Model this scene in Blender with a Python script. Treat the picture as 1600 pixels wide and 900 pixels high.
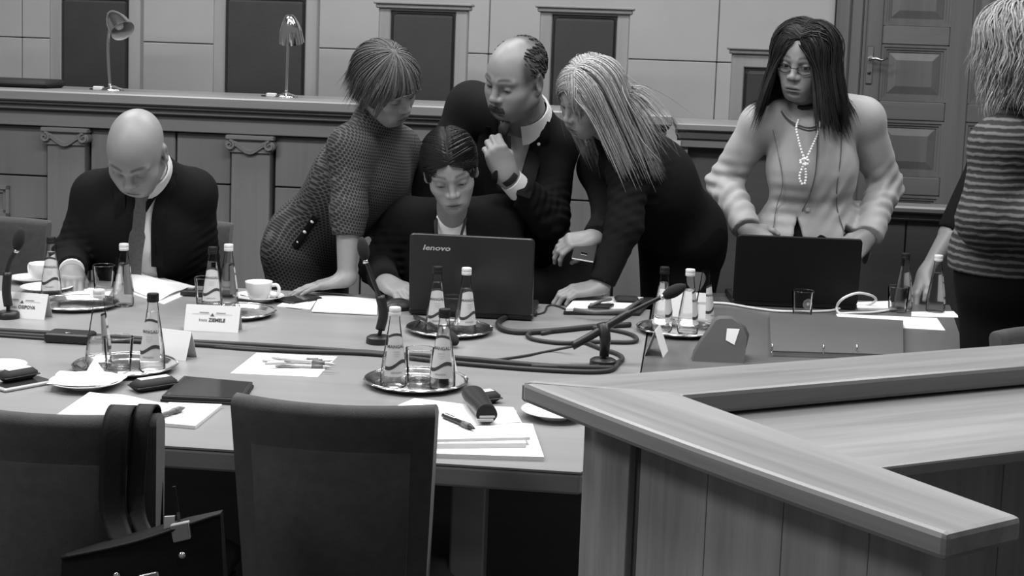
import bpy, math, random
import numpy as np
from mathutils import Vector, Matrix
random.seed(7)
for o in list(bpy.data.objects): bpy.data.objects.remove(o)
SC = bpy.context.scene
COL = SC.collection
# ------------------------------------------------------------------ camera
FPX, CX, CY, CAMH, HOR = 2100., 800., 310., 1.50, 95.
ROLL = math.atan(.036); YAW = math.radians(5.3)
PIT = math.atan((CY-HOR)*math.cos(ROLL)/FPX)
Fw = np.array([0, math.cos(PIT), -math.sin(PIT)]); R0 = np.array([1., 0, 0]); U0 = np.array([0, math.sin(PIT), math.cos(PIT)])
CR = math.cos(ROLL)*R0+math.sin(ROLL)*U0; CU = math.cos(ROLL)*U0-math.sin(ROLL)*R0
CC = np.array([0, 0, CAMH])
cam = bpy.data.cameras.new('camera'); camo = bpy.data.objects.new('camera', cam); COL.objects.link(camo)
cam.sensor_fit = 'HORIZONTAL'; cam.sensor_width = 36; cam.lens = 36*FPX/1600; cam.shift_y = -140/1600
cam.clip_start = .05
M = Matrix(((CR[0], CU[0], -Fw[0], 0), (CR[1], CU[1], -Fw[1], 0), (CR[2], CU[2], -Fw[2], CAMH), (0, 0, 0, 1)))
camo.matrix_world = M
SC.camera = camo
# ------------------------------------------------------------------ light
w = bpy.data.worlds.new('world'); SC.world = w; w.use_nodes = True
w.node_tree.nodes['Background'].inputs[0].default_value = (.8, .8, .8, 1)
w.node_tree.nodes['Background'].inputs[1].default_value = .20
SC.view_settings.view_transform = 'Standard'; SC.view_settings.look = 'None'
SC.view_settings.gamma = 1; SC.view_settings.use_curve_mapping = False
SC.view_settings.exposure = 0.0
def area(x, y, z, sx, sy, p, rx=0, ry=0):
    l = bpy.data.lights.new('ceiling_or_fill_lamp', 'AREA'); l.shape = 'RECTANGLE'; l.size = sx; l.size_y = sy; l.energy = p
    o = bpy.data.objects.new('ceiling_or_fill_lamp', l); COL.objects.link(o); o.location = (x, y, z); o.rotation_euler = (rx, ry, 0)
for lx, ly, lp in ((-1.7, 2.9, 66), (.1, 2.7, 66), (1.9, 2.9, 50), (-2.1, 5.2, 62), (-.1, 5.0, 62), (2.0, 5.0, 44), (-3.4, 1.3, 90), (.3, .0, 14)):  # last two are fills added to brighten the booth's side panel
    area(lx, ly, 3.5, 1.3, .5, lp)
# ------------------------------------------------------------------ helpers
def ray(x, y): return Fw+CR*(x-CX)/FPX-CU*(y-CY)/FPX
def onz(x, y, z):
    r = ray(x, y); return CC+r*((z-CAMH)/r[2])
def atY(x, y, Y):
    r = ray(x, y); return CC+r*(Y/r[1])
E1 = np.array([math.cos(YAW), -math.sin(YAW), 0]); E2 = np.array([math.sin(YAW), math.cos(YAW), 0])
def uv(P): return np.array([P@E1, P@E2, P[2]])
def onv(x, y, v):
    r = ray(x, y); return uv(CC+r*(v/(r@E2)))
def xy(u, v, z=0): return E1*u+E2*v+np.array([0, 0, z])
TZ = .74
def tab(x, y, dz=0.): return onz(x, y, TZ+dz)

def mat(name, c, rough=.5, metal=0, spec=.5, var=0, scale=(8, 8, 8), bump=0, bscale=200, detail=3, trans=0, ior=1.45, coat=0, sheen=0, kind=None, attr=None):
    m = bpy.data.materials.new(name); m.use_nodes = True
    nt = m.node_tree; b = nt.nodes['Principled BSDF']; N = nt.nodes.new; L = nt.links.new
    b.inputs['Base Color'].default_value = (c, c, c, 1); b.inputs['Roughness'].default_value = rough
    b.inputs['Metallic'].default_value = metal; b.inputs['Specular IOR Level'].default_value = spec
    b.inputs['Transmission Weight'].default_value = trans; b.inputs['IOR'].default_value = ior
    b.inputs['Coat Weight'].default_value = coat; b.inputs['Sheen Weight'].default_value = sheen
    tc = N('ShaderNodeTexCoord'); out = None
    if var:
        mp = N('ShaderNodeMapping'); mp.inputs['Scale'].default_value = scale; L(tc.outputs['Object'], mp.inputs[0])
        n = N('ShaderNodeTexNoise'); n.inputs['Scale'].default_value = 1; n.inputs['Detail'].default_value = detail; n.inputs['Roughness'].default_value = .6
        L(mp.outputs[0], n.inputs['Vector'])
        r = N('ShaderNodeMapRange'); r.inputs[1].default_value = .25; r.inputs[2].default_value = .75
        r.inputs[3].default_value = c*(1-var); r.inputs[4].default_value = c*(1+var)
        L(n.outputs[0], r.inputs[0]); out = r.outputs[0]
    if attr:
        a = N('ShaderNodeAttribute'); a.attribute_name = attr
        mu = N('ShaderNodeMath'); mu.operation = 'MULTIPLY'
        if out: L(out, mu.inputs[0])
        else: mu.inputs[0].default_value = c
        L(a.outputs['Fac'], mu.inputs[1]); out = mu.outputs[0]
    if out: L(out, b.inputs['Base Color'])
    if bump:
        n2 = N('ShaderNodeTexNoise'); n2.inputs['Scale'].default_value = bscale; n2.inputs['Detail'].default_value = 2
        L(tc.outputs['Object'], n2.inputs['Vector'])
        bp = N('ShaderNodeBump'); bp.inputs['Strength'].default_value = bump; bp.inputs['Distance'].default_value = .002
        L(n2.outputs[0], bp.inputs['Height']); L(bp.outputs[0], b.inputs['Normal'])
    return m
def wood(name, c, grain, rough=.4, var=.22, coat=0, spec=.5):
    """grain: 'x','y','z' direction of the fibres"""
    m = bpy.data.materials.new(name); m.use_nodes = True
    nt = m.node_tree; b = nt.nodes['Principled BSDF']; N = nt.nodes.new; L = nt.links.new
    tc = N('ShaderNodeTexCoord'); mp = N('ShaderNodeMapping')
    s = {'x': (1.2, 22, 22), 'y': (22, 1.2, 22), 'z': (22, 22, 1.2)}[grain]; mp.inputs['Scale'].default_value = s
    L(tc.outputs['Object'], mp.inputs[0])
    n = N('ShaderNodeTexNoise'); n.inputs['Scale'].default_value = 1; n.inputs['Detail'].default_value = 6; n.inputs['Roughness'].default_value = .65; n.inputs['Distortion'].default_value = .6
    L(mp.outputs[0], n.inputs['Vector'])
    mp2 = N('ShaderNodeMapping'); mp2.inputs['Scale'].default_value = tuple(k*.18 for k in s); L(tc.outputs['Object'], mp2.inputs[0])
    n2 = N('ShaderNodeTexNoise'); n2.inputs['Scale'].default_value = 1; n2.inputs['Detail'].default_value = 2; L(mp2.outputs[0], n2.inputs['Vector'])
    ad = N('ShaderNodeMath'); ad.operation = 'ADD'; L(n.outputs[0], ad.inputs[0]); L(n2.outputs[0], ad.inputs[1])
    r = N('ShaderNodeMapRange'); r.inputs[1].default_value = .7; r.inputs[2].default_value = 1.3
    r.inputs[3].default_value = c*(1-var); r.inputs[4].default_value = c*(1+var); L(ad.outputs[0], r.inputs[0])
    L(r.outputs[0], b.inputs['Base Color']); b.inputs['Roughness'].default_value = rough; b.inputs['Coat Weight'].default_value = coat
    b.inputs['Specular IOR Level'].default_value = spec
    bp = N('ShaderNodeBump'); bp.inputs['Strength'].default_value = .12; bp.inputs['Distance'].default_value = .001
    L(n.outputs[0], bp.inputs['Height']); L(bp.outputs[0], b.inputs['Normal'])
    return m
MT = {}
MT['table'] = wood('table_wood', .215, 'x', .33, .10)
MT['table_end'] = wood('end_table_wood', .095, 'y', .33, .10)  # darkness from turned grain and reflection is put into the base colour
MT['table_edge'] = wood('table_edge_wood', .19, 'x', .4, .12)
MT['booth'] = wood('booth_top_wood', .22, 'x', .36, .34)
MT['booth_v'] = wood('booth_panel_wood', .30, 'z', .42, .36)
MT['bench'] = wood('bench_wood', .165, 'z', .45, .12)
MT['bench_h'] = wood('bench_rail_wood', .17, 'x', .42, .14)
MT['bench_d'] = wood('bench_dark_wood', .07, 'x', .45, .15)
MT['walljoint'] = mat('wall_joint', .12, .9)
MT['joint'] = mat('joint_dark', .02, .8)
MT['door'] = wood('door_wood', .095, 'z', .45, .2)
MT['door_h'] = wood('door_rail_wood', .10, 'x', .45, .2)
MT['chairwood'] = wood('chair_frame_wood', .19, 'z', .4, .14)
MT['wallpanel'] = mat('wall_panel_cloth', .31, .85, var=.05, scale=(3, 3, 3), bump=.15, bscale=300)
MT['leather'] = mat('dark_leather', .016, .55, var=.15, bump=.2, bscale=150)
MT['carpet'] = mat('carpet', .035, .95, var=.3, scale=(60, 60, 60))
MT['fabric'] = mat('chair_fabric', .042, .9, var=.2, scale=(40, 40, 40), bump=.3, bscale=500, sheen=.15)
MT['fabric_rim'] = mat('chair_fabric_rim', .044, .9, var=.2, scale=(40, 40, 40), bump=.3, bscale=500, sheen=.15)
MT['chrome'] = mat('chrome', .75, .12, 1)
MT['steel'] = mat('tray_steel', .72, .16, 1)
MT['brass'] = mat('door_metal', .45, .3, 1)
MT['black'] = mat('black_plastic', .012, .4)
MT['blackm'] = mat('black_matt', .01, .75)
MT['foam'] = mat('foam_black', .012, .95, bump=.6, bscale=700)
MT['rubber'] = mat('cable_rubber', .018, .55)
MT['white'] = mat('porcelain', .75, .15, coat=.5)
MT['paper'] = mat('paper', .70, .8, var=.03)
MT['papergrey'] = mat('paper_grey', .45, .8)
MT['ink'] = mat('print_ink', .07, .8)
MT['inkl'] = mat('print_ink_light', .3, .8)
MT['card'] = mat('card', .66, .75)
MT['cardin'] = mat('card_shade', .3, .8)
MT['grey'] = mat('grey_plastic', .12, .45)
MT['greyl'] = mat('silver_plastic', .45, .35)
MT['screen'] = mat('screen_glass', .03, .08)
MT['screen2'] = mat('screen_pale', .10, .12)
MT['lid'] = mat('laptop_lid', .014, .32, var=.1)
MT['lid2'] = mat('plain_laptop_lid', .005, .5, spec=.2)
MT['folder'] = mat('grey_folder', .075, .55, var=.06)
MT['label'] = mat('bottle_label', .46, .6)
MT['labeld'] = mat('label_dark', .035, .5)
MT['capw'] = mat('cap_white', .6, .35)
MT['capd'] = mat('cap_dark', .010, .5, spec=.25)
MT['cordw'] = mat('cord_white', .6, .5)
MT['pearl'] = mat('pearl', .75, .2, coat=.6)
MT['gold'] = mat('ring_metal', .7, .2, 1)
def thin_glass(name, tint, rough=0, add=0.):
    m = bpy.data.materials.new(name); m.use_nodes = True; nt = m.node_tree; N = nt.nodes.new; L = nt.links.new
    nt.nodes.remove(nt.nodes['Principled BSDF']); out = [n for n in nt.nodes if n.type == 'OUTPUT_MATERIAL'][0]
    t = N('ShaderNodeBsdfTransparent'); t.inputs[0].default_value = (tint, tint, tint, 1)
    g = N('ShaderNodeBsdfGlossy'); g.inputs['Roughness'].default_value = rough
    lw = N('ShaderNodeLayerWeight'); lw.inputs[0].default_value = .14
    mx = N('ShaderNodeMixShader'); L(lw.outputs['Fresnel'], mx.inputs[0]); L(t.outputs[0], mx.inputs[1]); L(g.outputs[0], mx.inputs[2])
    L(mx.outputs[0], out.inputs[0]); return m
MT['glass'] = thin_glass('thin_glass', .97)
def clear_body(name, ior, mixf):
    m = bpy.data.materials.new(name); m.use_nodes = True; nt = m.node_tree; N = nt.nodes.new; L = nt.links.new
    nt.nodes.remove(nt.nodes['Principled BSDF']); out = [n for n in nt.nodes if n.type == 'OUTPUT_MATERIAL'][0]
    t = N('ShaderNodeBsdfTransparent'); t.inputs[0].default_value = (.97, .97, .97, 1); g = N('ShaderNodeBsdfGlass'); g.inputs['IOR'].default_value = ior; g.inputs['Roughness'].default_value = 0
    mx = N('ShaderNodeMixShader'); mx.inputs[0].default_value = mixf; L(t.outputs[0], mx.inputs[1]); L(g.outputs[0], mx.inputs[2]); L(mx.outputs[0], out.inputs[0]); return m
MT['water'] = clear_body('water', 1.2, .45); MT['glassr'] = clear_body('glass_thick', 1.4, .6)

MT['litscreen'] = mat('lit_screen', .1, .2); _b = MT['litscreen'].node_tree.nodes['Principled BSDF']; _b.inputs['Emission Color'].default_value = (1, 1, 1, 1); _b.inputs['Emission Strength'].default_value = 1.6
class MB:
    def __init__(s): s.v = []; s.f = []
    def add(s, vs, fs):
        n = len(s.v); s.v += [tuple(map(float, p)) for p in vs]; s.f += [tuple(i+n for i in q) for q in fs]; return s
    def box(s, a, b):
        x0, y0, z0 = a; x1, y1, z1 = b
        return s.add([(x0, y0, z0), (x1, y0, z0), (x1, y1, z0), (x0, y1, z0), (x0, y0, z1), (x1, y0, z1), (x1, y1, z1), (x0, y1, z1)],
                     [(0, 3, 2, 1), (4, 5, 6, 7), (0, 1, 5, 4), (1, 2, 6, 5), (2, 3, 7, 6), (3, 0, 4, 7)])
    def rbox(s, a, b, c=.004):
        """box with chamfered vertical-view edges (all 12 edges)"""
        x0, y0, z0 = a; x1, y1, z1 = b
        P = []
        for (z, i) in ((z0, c), (z0+c, 0), (z1-c, 0), (z1, c)):
            X0, X1, Y0, Y1 = x0+i, x1-i, y0+i, y1-i
            P.append([(X0+c, Y0, z), (X1-c, Y0, z), (X1, Y0+c, z), (X1, Y1-c, z), (X1-c, Y1, z), (X0+c, Y1, z), (X0, Y1-c, z), (X0, Y0+c, z)])
        return s.loft(P, True)
    def loft(s, rings, cap=True, close=True):
        n = len(rings[0]); vs = [p for r in rings for p in r]; fs = []
        for i in range(len(rings)-1):
            for j in range(n if close else n-1):
                k = (j+1) % n; fs.append((i*n+j, i*n+k, (i+1)*n+k, (i+1)*n+j))
        if cap:
            fs.append(tuple(range(n-1, -1, -1))); m = (len(rings)-1)*n; fs.append(tuple(m+j for j in range(n)))
        return s.add(vs, fs)
    def prism(s, poly, z0, z1):
        return s.loft([[(x, y, z0) for x, y in poly], [(x, y, z1) for x, y in poly]])
    def lathe(s, prof, n=28, cx=0, cy=0, cz=0, cap=True):
        rs = [[(cx+r*math.cos(2*math.pi*j/n), cy+r*math.sin(2*math.pi*j/n), cz+z) for j in range(n)] for r, z in prof]
        return s.loft(rs, cap)
    def tube(s, pts, r, n=8, flat=1., up=None, cap=True):
        pts = [np.asarray(p, float) for p in pts]; rings = []
        rr = r if hasattr(r, '__len__') else [r]*len(pts)
        prev = None
        for i, p in enumerate(pts):
            t = pts[min(i+1, len(pts)-1)]-pts[max(i-1, 0)]; t = t/(np.linalg.norm(t)+1e-9)
            a = np.asarray(up, float) if up is not None else (prev if prev is not None else (np.array([0, 0, 1.]) if abs(t[2]) < .9 else np.array([1., 0, 0])))
            a = a-t*(a@t); a = a/(np.linalg.norm(a)+1e-9); prev = a; b = np.cross(t, a)
            rings.append([tuple(p+rr[i]*(a*math.cos(q)*flat+b*math.sin(q))) for q in [2*math.pi*k/n for k in range(n)]])
        return s.loft(rings, cap)
    def xf(s, M):
        s.v = [tuple(M @ Vector(p)) for p in s.v]; return s
    def mesh(s, name):
        m = bpy.data.meshes.new(name); m.from_pydata(s.v, [], s.f); m.validate(); m.update(); return m
def obj(name, mb, m, parent=None, smooth=False, bevel=0, angle=None):
    me = mb.mesh(name) if isinstance(mb, MB) else mb
    if not me.materials: me.materials.append(MT[m] if isinstance(m, str) else m)
    if smooth:
        for p in me.polygons: p.use_smooth = True
        if angle:
            try: me.set_sharp_from_angle(angle=math.radians(angle))
            except Exception: pass
    o = bpy.data.objects.new(name, me); COL.objects.link(o)
    if parent is not None: o.parent = parent
    if bevel:
        b = o.modifiers.new('bevel', 'BEVEL'); b.width = bevel; b.segments = 2; b.limit_method = 'ANGLE'
    return o
def tag(o, label, cat, group=None):
    o['label'] = label; o['category'] = cat
    if group: o['group'] = group
    return o
def thing(name, label, cat, loc=(0, 0, 0), rz=0, group=None):
    o = bpy.data.objects.new(name, None); COL.objects.link(o); o.empty_display_size = .05
    o.location = tuple(float(k) for k in loc); o.rotation_euler = (0, 0, rz); return tag(o, label, cat, group)
def struct(name, mb, m, rz=None, **k):
    o = obj(name, mb, m, **k); o['kind'] = 'structure'
    o.rotation_euler = (0, 0, -YAW if rz is None else rz); return o
def text_mb(s, size, align='CENTER', bold=0., extrude=0.):
    c = bpy.data.curves.new('t', 'FONT'); c.body = s; c.size = size; c.align_x = align; c.offset = bold; c.resolution_u = 2
    o = bpy.data.objects.new('t', c); COL.objects.link(o)
    dg = bpy.context.evaluated_depsgraph_get(); me = bpy.data.meshes.new_from_object(o.evaluated_get(dg))
    b = MB(); b.add([tuple(v.co) for v in me.vertices], [tuple(p.vertices) for p in me.polygons])
    bpy.data.objects.remove(o); bpy.data.curves.remove(c); bpy.data.meshes.remove(me)
    return b
def dup(root, loc, rz, label=None, group=None, cat=None):
    r = root.copy(); COL.objects.link(r); r.location = tuple(float(k) for k in loc); r.rotation_euler = (0, 0, rz)
    if label: r['label'] = label
    if group: r['group'] = group
    for ch in list(root.children):
        c = ch.copy(); COL.objects.link(c); c.parent = r
        for g in list(ch.children):
            d = g.copy(); COL.objects.link(d); d.parent = c
    return r
def smooth_path(pts, n=8):
    """Catmull-Rom through pts"""
    P = [np.asarray(p, float) for p in pts]; P = [2*P[0]-P[1]]+P+[2*P[-1]-P[-2]]; out = []
    for i in range(1, len(P)-2):
        for k in range(n):
            t = k/n; a, b, c, d = P[i-1:i+3]
            out.append(.5*((2*b)+(-a+c)*t+(2*a-5*b+4*c-d)*t*t+(-a+3*b-3*c+d)*t**3))
    out.append(P[-2]); return out
# ================================================================== the room
fl = MB(); fl.add([(-6, -1.5, 0), (6, -1.5, 0), (6, 8, 0), (-6, 8, 0)], [(0, 1, 2, 3)])
struct('floor', fl, 'carpet')
WV = 7.0
wb = MB(); wb.box((-6, WV+.02, 0), (6, WV+.2, 3.6))
wall = struct('wall_back', wb, 'walljoint')
ju = [-5.8, -4.55, -3.33, -2.02, -.80, .38, .965]
jz = [0.45, .93, 1.53, 2.13, 2.85, 3.58]
g = .0018
for i in range(len(ju)-1):
    for j in range(len(jz)-1):
        p = MB(); p.rbox((ju[i]+g, WV, jz[j]+g), (ju[i+1]-g, WV+.025, jz[j+1]-g), .004)
        obj('wall_panel', p, 'wallpanel', wall)
for i, (a, b) in enumerate(((2.27, 3.5), (3.5, 4.7), (4.7, 5.9))):
    for j in range(len(jz)-1):
        p = MB(); p.rbox((a+g, WV, jz[j]+g), (b-g, WV+.025, jz[j+1]-g), .004); obj('wall_panel', p, 'wallpanel', wall)
pf = MB(); pf.box((-6, 5.56, 0), (6, WV+.02, .45))
struct('platform', pf, 'carpet')
ce = MB(); ce.box((-6, -1.5, 3.6), (6, 7.3, 3.7))
struct('ceiling', ce, mat('ceiling_paint', .6, .9))
# ---- door
d = MB(); d.box((1.10, WV-.045, .45), (2.16, WV-.03, 2.62))
door = struct('door_1', d, 'door')
fr = MB(); fr.rbox((.965, WV-.07, .45), (1.035, WV+.0, 2.75), .012); fr.rbox((1.03, WV-.055, .45), (1.098, WV-.0, 2.70), .01)
obj('door_frame', fr, 'door', door)
fr = MB(); fr.rbox((2.165, WV-.07, .45), (2.27, WV, 2.75), .012); obj('door_frame', fr, 'door', door)
fr = MB(); fr.rbox((.965, WV-.07, 2.65), (2.27, WV, 2.78), .012); obj('door_frame', fr, 'door', door)
pr = [onv(1400, y, WV-.05)[2] for y in (40, 70, 158, 187, 277)]
us = [1.115, 1.205, 1.545, 1.66, 2.0, 2.145]
us[1] = onv(1375, 110, WV-.05)[0]; us[2] = onv(1480, 110, WV-.05)[0]; us[3] = onv(1514, 110, WV-.05)[0]; us[4] = us[3]+us[2]-us[1]; us[5] = us[4]+.1
hp = pr[1]-pr[2]; hr = pr[0]-pr[1]
tops = [pr[0]+hp-k*(hp+hr) for k in range(-1, 5)]
for a, b in ((us[0], us[1]), (us[2], us[3]), (us[4], us[5])):
    s = MB(); s.rbox((a, WV-.07, .46), (b, WV-.045, 2.62), .006); obj('stile', s, 'door', door)
for a, b in ((us[1], us[2]), (us[3], us[4])):
    for k, t in enumerate(tops):
        r = MB(); r.rbox((a, WV-.068, t), (b, WV-.045, t+hr), .006); obj('rail', r, 'door_h', door)
        lo = t-hp
        if lo < .5: continue
        m = MB()
        for q, (i0, h) in enumerate(((0, .020), (.012, .014), (.024, .007))):   # stepped moulding frame
            i1 = i0+.012
            for (A, B) in (((a+i0, lo+i0), (b-i0, lo+i1)), ((a+i0, t-i1), (b-i0, t-i0)), ((a+i0, lo+i1), (a+i1, t-i1)), ((b-i1, lo+i1), (b-i0, t-i1))):
                m.box((A[0], WV-.045-h, A[1]), (B[0], WV-.044, B[1]))
        obj('moulding', m, 'door', door)
        c = MB(); cx0, cx1, cz0, cz1 = a+.036, b-.036, lo+.036, t-.036
        mx, mz = (cx0+cx1)/2, (cz0+cz1)/2
        ra = [(cx0, WV-.046, cz0), (cx1, WV-.046, cz0), (cx1, WV-.046, cz1), (cx0, WV-.046, cz1)]
        rb = [(cx0+.04, WV-.058, cz0+.04), (cx1-.04, WV-.058, cz0+.04), (cx1-.04, WV-.058, cz1-.04), (cx0+.04, WV-.058, cz1-.04)]
        c.loft([ra, rb]); obj('panel', c, 'door', door)
h0 = onv(1361, 72, WV-.08); h1 = onv(1357, 131, WV-.08)
hd = MB(); hu = (h0[0]+h1[0])/2
hd.rbox((hu-.016, WV-.078, h1[2]), (hu+.016, WV-.07, h0[2]), .003)
hdl = obj('handle', hd, 'brass', door)
lv = MB(); z0 = onv(1360, 92, WV-.08)[2]
lv.tube([(hu, WV-.075, z0), (hu, WV-.115, z0), (hu+.02, WV-.12, z0+.003), (hu+.05, WV-.12, z0-.006), (hu+.08, WV-.118, z0+.006)], [.009, .008, .008, .007, .005])
obj('lever', lv, 'brass', hdl, smooth=True)
ky = MB(); ky.lathe([(.0, -.006), (.009, -.004), (.009, .004), (0, .006)], 12); ky.xf(Matrix.Translation((hu, WV-.08, z0-.07)) @ Matrix.Rotation(math.pi/2, 4, 'X'))
obj('keyhole', ky, 'black', hdl)

# ================================================================== judges' bench (local axes u, v, z)
BV = 5.5
bench = thing('judges_bench', 'long panelled wooden bench with carved pilasters behind the seated people', 'bench', rz=-YAW)
U0b, U1b = -4.2, .13
b = MB(); b.box((U0b, BV+.03, 0), (U1b-.03, BV+.06, 1.2)); obj('backing', b, 'joint', bench)
b = MB(); b.rbox((U0b, BV-.10, 1.262), (U1b, BV+.62, 1.306), .006); obj('worktop', b, 'bench_h', bench)
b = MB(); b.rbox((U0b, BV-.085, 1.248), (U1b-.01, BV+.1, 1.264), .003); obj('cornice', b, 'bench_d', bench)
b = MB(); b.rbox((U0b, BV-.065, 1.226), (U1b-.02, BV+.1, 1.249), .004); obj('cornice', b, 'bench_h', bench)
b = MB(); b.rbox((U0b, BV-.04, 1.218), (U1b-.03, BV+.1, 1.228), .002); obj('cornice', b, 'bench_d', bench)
b = MB(); b.rbox((U0b, BV-.035, 1.155), (U1b-.03, BV+.05, 1.22), .003); obj('fascia', b, 'bench_h', bench)
pus = [-4.10, -3.30, -2.50, -1.70, -.90, -.085]
for k, pu in enumerate(pus):
    w_ = .185
    p = MB(); p.rbox((pu+.008, BV-.03, .0), (pu+w_-.012, BV+.035, 1.085), .004)
    pil = obj('pilaster', p, 'bench', bench)
    c = MB(); c.rbox((pu-.012, BV-.055, 1.132), (pu+w_+.008, BV+.03, 1.152), .004)
    # volutes at the two ends, a draped swag between them
    for sx, cu in ((-1, pu+.006), (1, pu+w_-.010)):
        pts = []
        for q in range(15):
            t = q/14*2.6*math.pi; rr = .021*(1-.75*q/14)
            pts.append((cu+sx*rr*math.sin(t)*-1, BV-.05, 1.110+rr*math.cos(t)))
        c.tube(pts, [.007-.003*q/14 for q in range(15)], 6)
        c.lathe([(.019, -.045), (.022, -.04), (.022, -.0), (.0, .002)], 14)
        nv = 14*4; c.v[-nv:] = [(cu+x, BV-.045-z-.04+.04, 1.110+y) for x, y, z in c.v[-nv:]]
    for off, rad in ((0, .006), (.012, .005), (.022, .0045)):
        pts = [(pu+.012+(w_-.028)*t, BV-.045, 1.126-off*.55-.034*math.sin(math.pi*t)**1.3+.004*math.sin(3*math.pi*t)) for t in np.linspace(0, 1, 13)]
        c.tube(pts, rad, 6)
    c.box((pu+.005, BV-.04, 1.08), (pu+w_-.008, BV+.03, 1.134))
    obj('capital', c, 'bench_h', pil)
for k in range(len(pus)-1):
    a0, a1 = pus[k]+.185, pus[k+1]; mid = a0+(a1-a0)*.61
    for (ua, ub) in ((a0, mid), (mid, a1)):
        for za, zb in ((.0, .42), (.42, .752), (.752, .938), (.938, 1.153)):
            p = MB(); p.rbox((ua+.004, BV, za+.003), (ub-.004, BV+.032, zb-.003), .003); obj('panel', p, 'bench', bench)
e = MB(); e.rbox((U1b-.035, BV-.03, 0), (U1b-.01, BV+.60, 1.2), .004); obj('end_panel', e, 'bench', bench)
pl = MB(); q0 = onv(0, 290, BV); q1 = onv(16, 338, BV)
for i, dd in ((0, .014), (.014, .008)):
    for (A, B) in (((q1[0]-.16+i, q1[2]+i), (q1[0]-i, q1[2]+.014+i)), ((q1[0]-.16+i, q0[2]-.014-i), (q1[0]-i, q0[2]-i)), ((q1[0]-.014-i, q1[2]+i), (q1[0]-i, q0[2]-i)), ((q1[0]-.16+i, q1[2]+i), (q1[0]-.146+i, q0[2]-i))):
        pl.box((A[0], BV-dd, A[1]), (B[0], BV+.01, B[1]))
obj('plaque_frame', pl, 'bench_h', bench)
# ---- lower clerk desk beside the bench
sd = thing('clerk_desk', 'wooden desk with dark recessed front beside the end of the long bench', 'desk', rz=-YAW)
b = MB(); b.rbox((.145, BV-.06, 1.246), (.80, BV+.5, 1.275), .005); obj('worktop', b, 'bench_h', sd)
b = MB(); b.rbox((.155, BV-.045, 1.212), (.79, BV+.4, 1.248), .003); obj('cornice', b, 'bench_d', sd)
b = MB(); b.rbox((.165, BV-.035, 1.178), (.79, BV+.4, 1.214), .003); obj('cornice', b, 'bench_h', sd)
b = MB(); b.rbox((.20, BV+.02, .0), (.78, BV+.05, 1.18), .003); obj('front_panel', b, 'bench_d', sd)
b = MB(); b.rbox((.145, BV-.02, .0), (.20, BV+.3, 1.18), .003); obj('side_panel', b, 'bench', sd)
# ---- low partition in front of the door
pt = thing('low_partition', 'low dark wooden partition with moulded ledge in front of the door', 'partition', rz=-YAW)
lz = onv(1450, 322, 5.45)[2]
b = MB(); b.rbox((.82, 5.40, lz-.03), (2.6, 5.56, lz), .008); obj('ledge', b, 'door_h', pt)
b = MB(); b.rbox((.82, 5.43, lz-.06), (2.6, 5.54, lz-.029), .006); obj('moulding', b, 'door_h', pt)
vs_ = [.82, onv(1415, 360, 5.47)[0], 1.75, 2.6]
for a0, a1 in zip(vs_, vs_[1:]):
    b = MB(); b.rbox((a0+.003, 5.46, 0), (a1-.003, 5.54, lz-.06), .003); obj('panel', b, 'bench_d', pt)

# ================================================================== high-backed judges' chairs
def judge_chair(u0, u1, top, label, tr=.008):
    w_ = u1-u0; um = (u0+u1)/2
    t = thing('high_back_chair', label, 'chair', xy(um, 6.3, .45), -YAW, 'high-backed chairs along the wall')
    H = top-.45; h = w_/2; pw = .058
    for s in (-1, 1):
        b = MB(); b.rbox((s*h-(pw if s > 0 else 0), -.02, 0), (s*h+(0 if s > 0 else pw), .035, H-.03), .005); obj('post', b, 'chairwood', t)
        b = MB(); b.rbox((s*(h-.02)-.02, -.48, 0), (s*(h-.02)+.02, -.44, .42), .004); obj('leg', b, 'chairwood', t)
        b = MB(); b.rbox((s*(h-.02)-.025, -.48, .62), (s*(h-.02)+.025, -.02, .655), .01); obj('armrest', b, 'chairwood', t)
    b = MB(); b.rbox((-h+pw-.005, -.005, .40), (h-pw+.005, .02, H-.03), .004); obj('back_board', b, 'leather', t)
    b = MB(); rings = []
    for z, i, dpt in ((.46, .02, 0), (.48, .006, .018), (H-.06-tr, .006, .018), (H-.042-tr, .02, 0)):
        rings.append([(-h+pw+i, -.004, z), (h-pw-i, -.004, z), (h-pw-i-.01, -.004-dpt, z), (-h+pw+i+.01, -.004-dpt, z)][::-1])
    b.loft(rings); obj('back_pad', b, 'leather', t)
    b = MB(); b.rbox((-h+pw-.01, -.02, H-.033-tr), (h-pw+.01, .03, H-.03), .005); obj('top_rail', b, 'chairwood', t)
    b = MB(); b.rbox((-h-.012, -.035, H-.032), (h+.012, .05, H-.012), .005); b.rbox((-h-.022, -.045, H-.013), (h+.022, .055, H), .004); obj('cornice', b, 'chairwood', t)
    b = MB(); b.rbox((-h+.01, -.49, .40), (h-.01, .0, .48), .02); obj('seat', b, 'leather', t)
jc = [(onv(80, 60, 6.3)[0], onv(221, 60, 6.3)[0], 1.775, 'high-backed chair directly behind the leftmost desk lamp'),
      (onv(335, 60, 6.3)[0], onv(497, 60, 6.3)[0], 1.80, 'high-backed chair behind the desk lamp beside the leaning woman'),
      (onv(592, 60, 6.3)[0], onv(731, 60, 6.3)[0], onv(660, 4, 6.3)[2], 'high-backed chair between the leaning woman and the moustached man'),
      (onv(843, 60, 6.3)[0], onv(983, 60, 6.3)[0], onv(910, 10, 6.3)[2], 'high-backed chair behind the blonde woman with long hair'),
      (onv(1143, 100, 6.3)[0], onv(1290, 100, 6.3)[0], onv(1170, 74, 6.3)[2], 'lowest high-backed chair behind the woman with glasses', .06)]
for a in jc: judge_chair(*a)

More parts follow.
